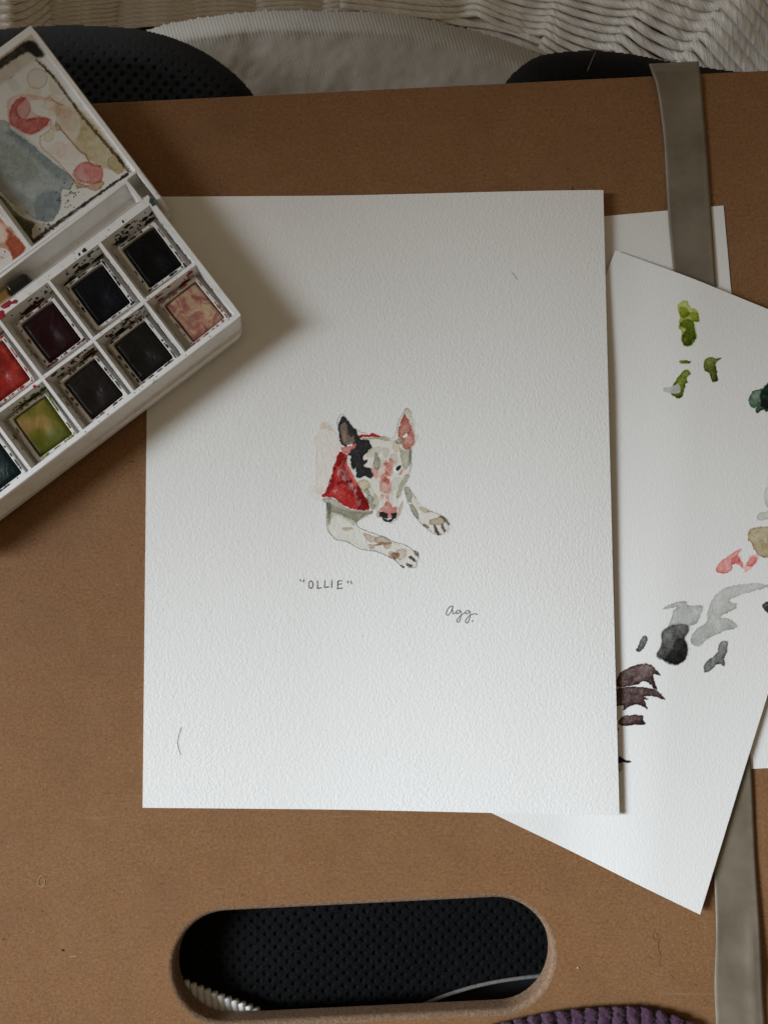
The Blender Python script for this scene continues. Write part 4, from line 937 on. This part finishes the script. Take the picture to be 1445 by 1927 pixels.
# --- pans
CAKES = {(0, 0): ((0.004, 0.004, 0.0045), 'near-black', (8, 10, 14)), (1, 0): ((0.0045, 0.005, 0.007), 'blue-black', (10, 12, 18)), (2, 0): ((0.018, 0.0035, 0.005), 'dark maroon', (90, 14, 30)),
         (3, 0): ((0.30, 0.022, 0.012), 'bright red', (170, 30, 26)), (0, 1): ((0.36, 0.17, 0.125), 'flesh pink', (150, 70, 60)), (1, 1): ((0.010, 0.009, 0.007), 'dark olive grey', (20, 18, 14)),
         (2, 1): ((0.013, 0.009, 0.0075), 'brown-black', (70, 46, 14)), (3, 1): ((0.155, 0.125, 0.016), 'olive yellow', (110, 112, 20)), (4, 1): ((0.006, 0.014, 0.012), 'dark teal', (10, 26, 22)), (4, 0): ((0.10, 0.02, 0.02), 'brownish red', (90, 20, 20))}
WHERE = {(0, 0): 'first from the right in the upper row', (1, 0): 'second pan from the right in the upper row', (2, 0): 'third from the right in the upper row', (3, 0): 'upper-row pan cut by the left picture edge',
         (0, 1): 'at the right end of the lower row', (1, 1): 'second pan from the right in the lower row', (2, 1): 'third pan from the right in the lower row', (3, 1): 'between brown-black and teal pans in the lower row', (4, 1): 'lower-row pan cut by the left picture edge', (4, 0): 'upper row, beyond the bright red pan'}
def cake_mat(c, key):
    m = NT('paint_cake_' + key.replace(' ', '_').replace('-', '_')); m.set(Roughness=0.5); m.b.inputs['Specular IOR Level'].default_value = 0.10
    f = m.noise(150, 4, 0.6, None, 1.2); g = m.noise(700, 3, 0.5)
    c1 = tuple(np.array(c) * 1.25); c2 = tuple(np.array(c) * 0.7)
    if key == 'flesh pink':
        col = m.ramp(m.noise(230, 3, 0.6, None, 1.4), [(0.3, (0.23, 0.085, 0.07)), (0.45, (0.34, 0.14, 0.11)), (0.55, (0.42, 0.25, 0.15)), (0.72, (0.50, 0.36, 0.24))])
    elif key == 'olive yellow':
        col = m.ramp(m.noise(90, 3, 0.5, None, 0.5), [(0.35, (0.075, 0.085, 0.008)), (0.5, (0.14, 0.12, 0.014)), (0.65, (0.27, 0.165, 0.045))])
    elif key == 'bright red':
        col = m.ramp(m.noise(130, 3, 0.6, None, 1), [(0.3, (0.15, 0.01, 0.008)), (0.55, (0.33, 0.025, 0.014)), (0.72, (0.42, 0.07, 0.03))])
    else: col = m.mix(f, c1, c2)
    return m.fin(col, m.bump(g, 0.00006, 1, m.bump(f, 0.00035)), m.math('ADD', m.math('MULTIPLY', f, 0.4), 0.15))
def pan(i, jn, a0, a1, b0, b1):
    c, nm, st = CAKES[(i, jn)]
    ca, cb = (a0 + a1) / 2 + random.uniform(-.2, .2) - 0.1, (b0 + b1) / 2 + random.uniform(-.2, .2) + 0.25
    hl, hw = (9.25, 7.6) if jn == 0 else (8.95, 7.6)
    rot = math.radians(random.uniform(-1.6, 1.6)); cr, sr = math.cos(rot), math.sin(rot)
    def Fm(a, b, z): a = np.asarray(a, float); b = np.asarray(b, float); return B(ca + a * cr - b * sr, cb + a * sr + b * cr, z)
    zt = 11.6
    root = empty('paint_pan', B(ca, cb, 5.1))
    tag(root, f'{nm} paint pan, {WHERE[(i, jn)]}', 'paint pan', 'watercolour pans in the paint box')
    v, f = shell([(-hw + .7, hw - .7, -hl + .7, hl - .7, .5, 5.1), (-hw, hw, -hl, hl, .6, zt - .2), (-hw + .15, hw - .15, -hl + .15, hl - .15, .6, zt), (-hw + .85, hw - .85, -hl + .85, hl - .85, .5, zt), (-hw + 1.1, hw - 1.1, -hl + 1.1, hl - 1.1, .6, zt - .3), (-hw + 1.3, hw - 1.3, -hl + 1.3, hl - 1.3, .6, 6.2)], Fm)
    n = len(v) // 6; f.append([5 * n + q for q in range(n)][::-1])
    obj('pan_cup', v, f, M['pan_plastic'], root, smooth=False)
    # cake: pillowed block with worn hollow
    n = 26; s = np.linspace(-1, 1, n); Sx, Sy = np.meshgrid(s, s); ha, hb = hw - 1.40, hl - 1.35
    rr = np.maximum(np.abs(Sx), np.abs(Sy)); e = np.clip((1 - rr) / 0.16, 0, 1)
    z = 10.35 + 0.95 * np.sqrt(np.clip(1 - (1 - e) ** 2, 0, 1)) + 0.28 * fbm(Sx * 1.5 + i * 3, Sy * 1.5 + jn * 5, 3) - 0.5 * np.exp(-((Sx - .15) ** 2 + (Sy - .3) ** 2) / .18)
    rx = Sx * (1 - .03 * np.abs(Sy) ** 3); ry = Sy * (1 - .03 * np.abs(Sx) ** 3)
    wob = 1 + 0.03 * (fbm(Sx * 3 + 7 * i, Sy * 3 + jn * 4, 8) - .5)
    V = Fm(rx * ha * wob, ry * hb * wob, z).reshape(-1, 3); Fg = grid_faces(n, n).tolist(); 
    bd = list(range(n)) + [q * n + n - 1 for q in range(1, n)] + [(n - 1) * n + q for q in range(n - 2, -1, -1)] + [q * n for q in range(n - 2, 0, -1)]
    V = list(map(tuple, V)); k0 = len(V)
    for q in bd: V.append((V[q][0], V[q][1], 6.3 * MM))
    for q in range(len(bd)): Fg.append([bd[q], bd[(q + 1) % len(bd)], k0 + (q + 1) % len(bd), k0 + q])
    co = obj('paint_cake', V, Fg, cake_mat(c, nm), root)
    bmm = bmesh.new(); bmm.from_mesh(co.data); bmesh.ops.recalc_face_normals(bmm, faces=bmm.faces); bmm.to_mesh(co.data); bmm.free()
    # smears of the same paint on cup rim: thin puddles
    sm_ = []
    for q in range(34):
        side = random.choice((0, 0, 1, 1, 2, 3, 3, 3)); t = random.uniform(-.95, .95)
        if side == 0: a, b = -hw + .5, t * hl
        elif side == 1: a, b = t * hw, hl - .5
        elif side == 2: a, b = hw - .5, t * hl
        else: a, b = t * hw, -hl + .5
        r1 = random.uniform(.2, .55); r2 = random.uniform(.2, 1.5); el = (r1, r2) if side in (0, 2) else (r2, r1)
        m_ = 10; ph = random.random() * 6
        ring = [(a + el[0] * math.cos(2 * math.pi * k / m_) * random.uniform(.6, 1.1), b + el[1] * math.sin(2 * math.pi * k / m_) * random.uniform(.6, 1.1)) for k in range(m_)]
        ra = np.array([p[0] for p in ring]); rb_ = np.array([p[1] for p in ring])
        vv = np.concatenate([Fm(ra, rb_, np.full(m_, zt + .01)), Fm(a + (ra - a) * .8, b + (rb_ - b) * .8, np.full(m_, zt + .07)), Fm(np.array([a]), np.array([b]), np.array([zt + .09]))])
        ff = [[k, (k + 1) % m_, m_ + (k + 1) % m_, m_ + k] for k in range(m_)] + [[m_ + k, m_ + (k + 1) % m_, 2 * m_] for k in range(m_)]
        sm_.append((vv, ff))
    vv, ff = merge(sm_); mt = simple('smear_' + nm.replace(' ', '_').replace('-', '_'), tuple(lin(st)), 0.35)
    tag(obj('paint_smear', vv, ff, mt, root), kind='stuff')
    return mt
smat = {}
for (i, jn, a0, a1, b0, b1) in cells:
    if (i, jn) in CAKES: smat[(i, jn)] = pan(i, jn, a0, a1, b0, b1)

# spatter on walls and rims of the tray (thin dried drops following each wall)
def drop(cfun, r1, r2, n=11):
    """cfun(x,y)->world; irregular flat drop of radii r1,r2"""
    ph = random.random() * 6; rr = [random.uniform(.65, 1.15) for _ in range(n)]
    V = []
    for s, h in ((1, 0.015), (.78, .07)):
        for k in range(n): t = 2 * math.pi * k / n; V.append(cfun(r1 * rr[k] * s * math.cos(t), r2 * rr[k] * s * math.sin(t), h))
    V.append(cfun(0, 0, .09))
    return np.array(V), [[k, (k + 1) % n, n + (k + 1) % n, n + k] for k in range(n)] + [[n + k, n + (k + 1) % n, 2 * n] for k in range(n)]
def wall_drop(c, side, t, h, r1, r2):
    """drop on a sloped cell wall. side 0: right end wall, 1: hinge side, 2: left, 3: near; h 0 rim..1 floor"""
    i, jn, a0, a1, b0, b1 = c; d = 1.35; D_ = 10.0
    def fn(x, y, up_):
        hh = np.clip(h + y / 10.2, 0.0, 1); s = t + x
        if side == 0: a = a0 + d * hh; b = s; na, nb = 1, 0
        elif side == 2: a = a1 - d * hh; b = s; na, nb = -1, 0
        elif side == 1: b = b0 + 1.5 * hh; a = s; na, nb = 0, 1
        else: b = b1 - d * hh; a = s; na, nb = 0, -1
        return B(np.array(a + na * up_), np.array(b + nb * up_), np.array(ZT - D_ * hh + up_ * .15))
    return drop(fn, r1, r2)
def top_drop(a, b, r1, r2, ang=0.0, z=ZT):
    ca_, sa_ = math.cos(ang), math.sin(ang)
    return drop(lambda x, y, u: B(np.array(a + x * ca_ - y * sa_), np.array(b + x * sa_ + y * ca_), np.array(z + u)), r1, r2)
cd_ = {(c[0], c[1]): c for c in cells}
def spat(key, lst, c=None):
    vv, ff = merge(lst); m_ = simple('dried_drops_' + key, tuple(lin(c)), 0.35)
    tag(obj('paint_spatter', vv, ff, m_, tray), kind='stuff')
def cell_spatter(key, cc, colr, hinge=22, right=14, left=6, near=8):
    c = cd_[cc]; L_ = []; hinge = int(hinge * 1.5); right = int(right * 1.5)
    for q in range(4): L_.append(wall_drop(c, 1, random.uniform(c[2] + 2, c[3] - 4), random.uniform(.35, .75), random.uniform(1.5, 3.2), random.uniform(.7, 1.3)))
    for q in range(2): L_.append(wall_drop(c, 0, random.uniform(c[4] + 6, c[5] - 3), random.uniform(.5, .8), random.uniform(1.5, 3), random.uniform(.5, 1.0)))
    for q in range(hinge): L_.append(wall_drop(c, 1, random.uniform(c[2] + .8, c[3] - 3), random.uniform(.08, .8), random.choice((.2, .3, .4, .9, 1.6)) * random.uniform(.7, 1.2), random.uniform(.2, .9)))
    for q in range(right): L_.append(wall_drop(c, 0, random.uniform(c[4] + 3, c[5] - 1), random.uniform(.25, .85), random.choice((.25, .5, 1.4)) * random.uniform(.7, 1.2), random.uniform(.3, 1.3)))
    for q in range(left): L_.append(wall_drop(c, 2, random.uniform(c[4] + 2, c[5] - 4), random.uniform(.2, .7), random.choice((.2, .4, 1.2)), random.uniform(.3, 1.0)))
    for q in range(near): L_.append(wall_drop(c, 3, random.uniform(c[2] + 2, c[3] - 2), random.uniform(.1, .6), random.uniform(.2, 1.1), random.uniform(.2, .7)))
    spat(key, L_, colr)
cell_spatter('black', (0, 0), (12, 16, 24), 22, 12, 4, 10)
cell_spatter('navy', (1, 0), (14, 15, 24), 20, 12, 5, 10)
cell_spatter('maroon', (2, 0), (60, 14, 28), 24, 20, 4, 16)
cell_spatter('red', (3, 0), (150, 26, 30), 20, 16, 4, 14)
cell_spatter('pink', (0, 1), (150, 60, 58), 14, 6, 2, 10)
cell_spatter('olive_black', (1, 1), (16, 16, 14), 40, 14, 7, 14)
cell_spatter('brown', (2, 1), (72, 44, 16), 30, 18, 10, 16)
cell_spatter('olive', (3, 1), (84, 86, 20), 16, 16, 6, 10)
cell_spatter('teal', (4, 1), (12, 30, 24), 14, 12, 4, 10)
L_ = []
def tL(u, v): d = (P(u, v, ZR) - o0) / MM; return float(d @ eA), float(d @ eB)
for (u, v, r1, r2) in ((160, 471, .9, .8), (150, 479, .5, .6), (169, 483, .7, .45), (148, 457, .2, .2), (232, 417, .45, .6), (205, 432, .25, .2), (140, 476, .2, .2), (231, 438, .5, .7), (126, 516, .7, .5)):
    a, b = tL(u, v); L_.append(top_drop(a, b, r1, r2))
for q in range(26): a, b = random.uniform(0, 60), random.choice((random.uniform(-1.6, -.2), B1 + random.uniform(-.4, .4), B2 + random.uniform(.2, 1.2))); L_.append(top_drop(a, b, random.uniform(.1, .3), random.uniform(.1, .25)))
spat('black_on_rim', L_, (12, 14, 20))
L_ = []
for (u, v, r1, r2) in ((14, 574, 2.6, 1.2), (2, 594, 1.8, 1.5), (28, 568, 1.2, .8), (88, 716, .3, .3), (66, 728, .9, .7)): a, b = tL(u, v); L_.append(top_drop(a, b, r1, r2))
spat('red_on_rim', L_, (150, 24, 40))
# dark smeared stain with painted shade on the lid's far inner slope and blue-green smudge on the corner
a_lo, b_hi = 2.7, LB - 6.7
L_ = []
def ldrop(a, b, z, r1, r2, zs=None):
    def fn(x, y, u):
        bb = b + y; zz = z + u
        if zs: zz = np.clip(ZW + (bb - (LB - 6.7)) * (ZL - ZW) / 3.5, ZW, ZL) + u
        return LD(np.array(a + x), np.array(bb), np.array(zz))
    return drop(fn, r1, r2, 24)
def slopePF(u, v):
    z = np.full(np.shape(u), ZW * MM)
    for _ in range(24):
        p = P(u, v, z); bb = ((p - ol) / MM) @ eb; z = .5 * z + .5 * (np.clip(ZW + (bb - (LB - 6.9)) * (ZL - ZW) / 4.0, ZW, ZL) + .07) * MM
    return P(u, v, z)
pal = []
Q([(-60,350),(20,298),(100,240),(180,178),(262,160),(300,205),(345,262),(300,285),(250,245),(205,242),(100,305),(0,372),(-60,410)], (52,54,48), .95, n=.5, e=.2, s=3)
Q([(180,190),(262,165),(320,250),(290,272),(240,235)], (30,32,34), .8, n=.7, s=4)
pigment('dried_paint_and_shade', pal, None, M['palette_paint'], lid, PB * .9, 1.0, seed=61, PF=slopePF, clip=(-20, 60, 90, 140))
L_ = [top_drop(-1.2, -.6, 1.0, 1.2), top_drop(-.9, .5, .5, .8), top_drop(-1.5, .8, .5, .6)]
spat('teal_smudge', L_, (42, 70, 76))

# --- brush in the trough
br = empty('travel_brush', B(60, -7.5, 9.2)); tag(br, 'travel brush with gold barrel and black cap lying in the trough of the paint box', 'paint brush')
def along(a0, a1, b_, z_, r, n=10, taper=None):
    t = np.linspace(0, 1, n); a = a0 + (a1 - a0) * t; p = B(a, np.full(n, b_), np.full(n, z_)); rr = np.full(n, r) if taper is None else np.interp(t, *taper)
    return tube(p, rr * MM, 18)
ab, bb = tL(57, 527); bb = -5.7
v, f, uv = along(ab + 0.0, ab + 7.2, bb - .3, 12.2, 2.7, 14, ([0, .06, .2, 1], [1.4, 2.3, 2.75, 2.8])); obj('cap', v, f, simple('black_brush_cap', (0.008, 0.008, 0.008), 0.25), br)
v, f, uv = along(ab + 7.0, ab + 70, bb - .3, 12.0, 2.2); obj('barrel', v, f, simple('gold_barrel', (0.75, 0.52, 0.24), 0.28, 1.0, 200, 0.00002), br)
v, f, uv = along(ab + 8.0, ab + 70, bb + 2.2, 11.9, .28); obj('stripe', v, f, simple('red_stripe', (0.14, 0.01, 0.01), 0.4), br)

# ------------------------------------------------------------------ purple knit
kn = empty('knit_garment', P(1100, 1950, 0.002)); tag(kn, 'edge of a fluffy purple ribbed knit garment at the bottom of the picture', 'knitwear')
def knit_mat():
    m = NT('purple_chenille'); m.set(Roughness=0.95); f = m.noise(1500, 4, 0.7); g = m.noise(350, 3, 0.6)
    c = m.mix(m.ramp(f, [(0.3, (0, 0, 0)), (0.7, (1, 1, 1))]), (0.03, 0.006, 0.028), (0.12, 0.030, 0.088)); m.b.inputs['Sheen Weight'].default_value = 0.25
    return m.fin(m.mix(g, c, (0.05, 0.012, 0.043)), m.bump(f, 0.0008))
M['knit'] = knit_mat()
for k in range(15):
    u = 925 + 26.5 * k; vt = 1893 + ((u - 1180) / (255 if u < 1180 else 120)) ** 2 * (34 if u < 1180 else 30); lean = (u - 1140) * 0.20
    pts = catmull([(u + 1, vt + 3), (u - lean * 0.1 - 1, vt + 22), (u - lean * .3 - 2, vt + 60), (u - lean * .5 - 3, vt + 130)], 10)
    zz = np.interp(np.arange(len(pts)) / 10, [0, 1, 2, 3], [1.3, 2.2, 2.6, 3.0])
    p = P(pts[:, 0], pts[:, 1], zz * MM); rad = np.interp(np.arange(len(pts)), [0, 2, 5, 40], [.0010, .0021, .0024, .0025])
    v, f, uv = tube(p, rad, 22)
    nrm = np.zeros_like(v); L_k = uv[:, 0] * 2.2
    for q in range(len(pts)): nrm[q * 22:(q + 1) * 22] = v[q * 22:(q + 1) * 22] - p[q]
    nn = (fbm(v[:, 0] * 1600 + v[:, 2] * 900, v[:, 1] * 1600 - v[:, 2] * 700, k) - .5)
    v = v + nrm * (nn[:, None] * 0.65 + 0.07 * np.sin(L_k * 5 + np.arctan2(nrm[:, 1], nrm[:, 0]) * 1.0 + k)[:, None])
    # fuzz
    fz_v = []; fz_f = []; base_n = len(v)
    idx = RNG.randint(0, len(v), 1300)
    for q in idx:
        d = nrm[q] / (np.linalg.norm(nrm[q]) + 1e-9); tv_ = RNG.normal(size=3) * .5; d2 = d + tv_; L0 = RNG.uniform(.0002, .0008); w_ = np.cross(d, RNG.normal(size=3)); w_ /= np.linalg.norm(w_) + 1e-9
        b0 = v[q]; kx = base_n + len(fz_v); fz_v += [b0 - w_ * .00006, b0 + w_ * .00006, b0 + d2 * L0]; fz_f.append([kx, kx + 1, kx + 2])
    obj('rib', np.concatenate([v, np.array(fz_v)]), f + fz_f, M['knit'], kn)

# ------------------------------------------------------------------ hairs, specks
def hair(pts, h, r, mat, label, name='hair', cat='hair'):
    c = catmull(pts, 8); p = PS(c[:, 0], c[:, 1], lambda x, y: h(x, y) + 0.00012); v, f, _ = tube(p, r, 6)
    return tag(obj(name, v, f, mat), label, cat)
z0 = lambda x, y: 0 * x
hair([(341, 1369), (335, 1390), (335, 1405), (341, 1421)], h_paint, 0.000045, M['hair'], 'fine dark curved hair on the lower left corner of the painting')
hair([(963, 513), (968, 519), (972, 526)], h_paint, 0.00004, M['hair'], 'tiny dark hair on the upper right part of the painting')
hair([(78, 1648), (73, 1656), (73, 1664), (78, 1669), (83, 1666), (85, 1658), (82, 1650), (77, 1647)], z0, 0.00006, M['fibre'], 'pale curled fibre loop on the board at the lower left', 'fibre', 'fibre')
hair([(131, 1801), (138, 1800), (145, 1799)], z0, 0.00006, M['fibre'], 'short straight pale fibre on the board below the fibre loop', 'fibre', 'fibre')
hair([(1120, 97), (1112, 115), (1105, 133)], lambda x, y: -0.0085 + 0 * x, 0.00004, M['dust'], 'thin pale hair on the black mesh at the top right')
def speck(u, v, r, mat, label, h=z0):
    n = 9; p0 = PS(np.array([u]), np.array([v]), h)[0]; V = []
    for s, zz in ((1, 0.0), (.8, .00018), (.3, .0003)):
        for k in range(n): t = 2 * math.pi * k / n; q = random.uniform(.6, 1.2) * s * r * MM; V.append(p0 + np.array([q * math.cos(t), q * .7 * math.sin(t), zz + .00002]))
    Fc = grid_faces(n, 3, wrap=True).tolist() + [[2 * n + k for k in range(n)]]
    return tag(obj('speck', V, Fc, mat), label, 'speck')
speck(119, 1788, .55, M['speck'], 'dark purple fluff speck on the board left of the handle hole')
speck(1087, 1821, .33, M['dust'], 'pale crumb on the board right of the handle hole')
speck(1, 1586, .5, M['dust'], 'pale crumb on the board at the left picture edge')
speck(46, 1711, .18, M['dust'], 'minute pale dot on the board below the fibre loop')
speck(248, 869, .35, M['hair'], 'small dark mark on the board between paint box and painting')
speck(683, 1197, .16, M['hair'], 'tiny dark dot on the painting below the lettering', h_paint)
speck(1076, 356, .4, M['hair'], 'small dark mark on the board just above the painting')

marks = []
for q in ([(1233, 1752), (1228, 1760), (1233, 1768), (1237, 1760), (1232, 1755)], [(1240, 1765), (1238, 1785), (1243, 1800), (1240, 1818)], [(1296, 1775), (1302, 1772)], [(1305, 1850), (1312, 1856)],
          [(1076, 349), (1076, 360)], [(1220, 1800), (1230, 1806)], [(1262, 1835), (1268, 1842)], [(243, 869), (248, 868)], [(250, 870), (254, 869)], [(1085, 358), (1092, 359)]):
    c_ = catmull(q, 6); v, f, _ = tube(P(c_[:, 0], c_[:, 1], 0.00001 + 0 * c_[:, 0]), 0.00006, 5); marks.append((v, f))
v, f = merge(marks); tag(obj('scuff_mark', v, f, M['hair'], board), kind='stuff')
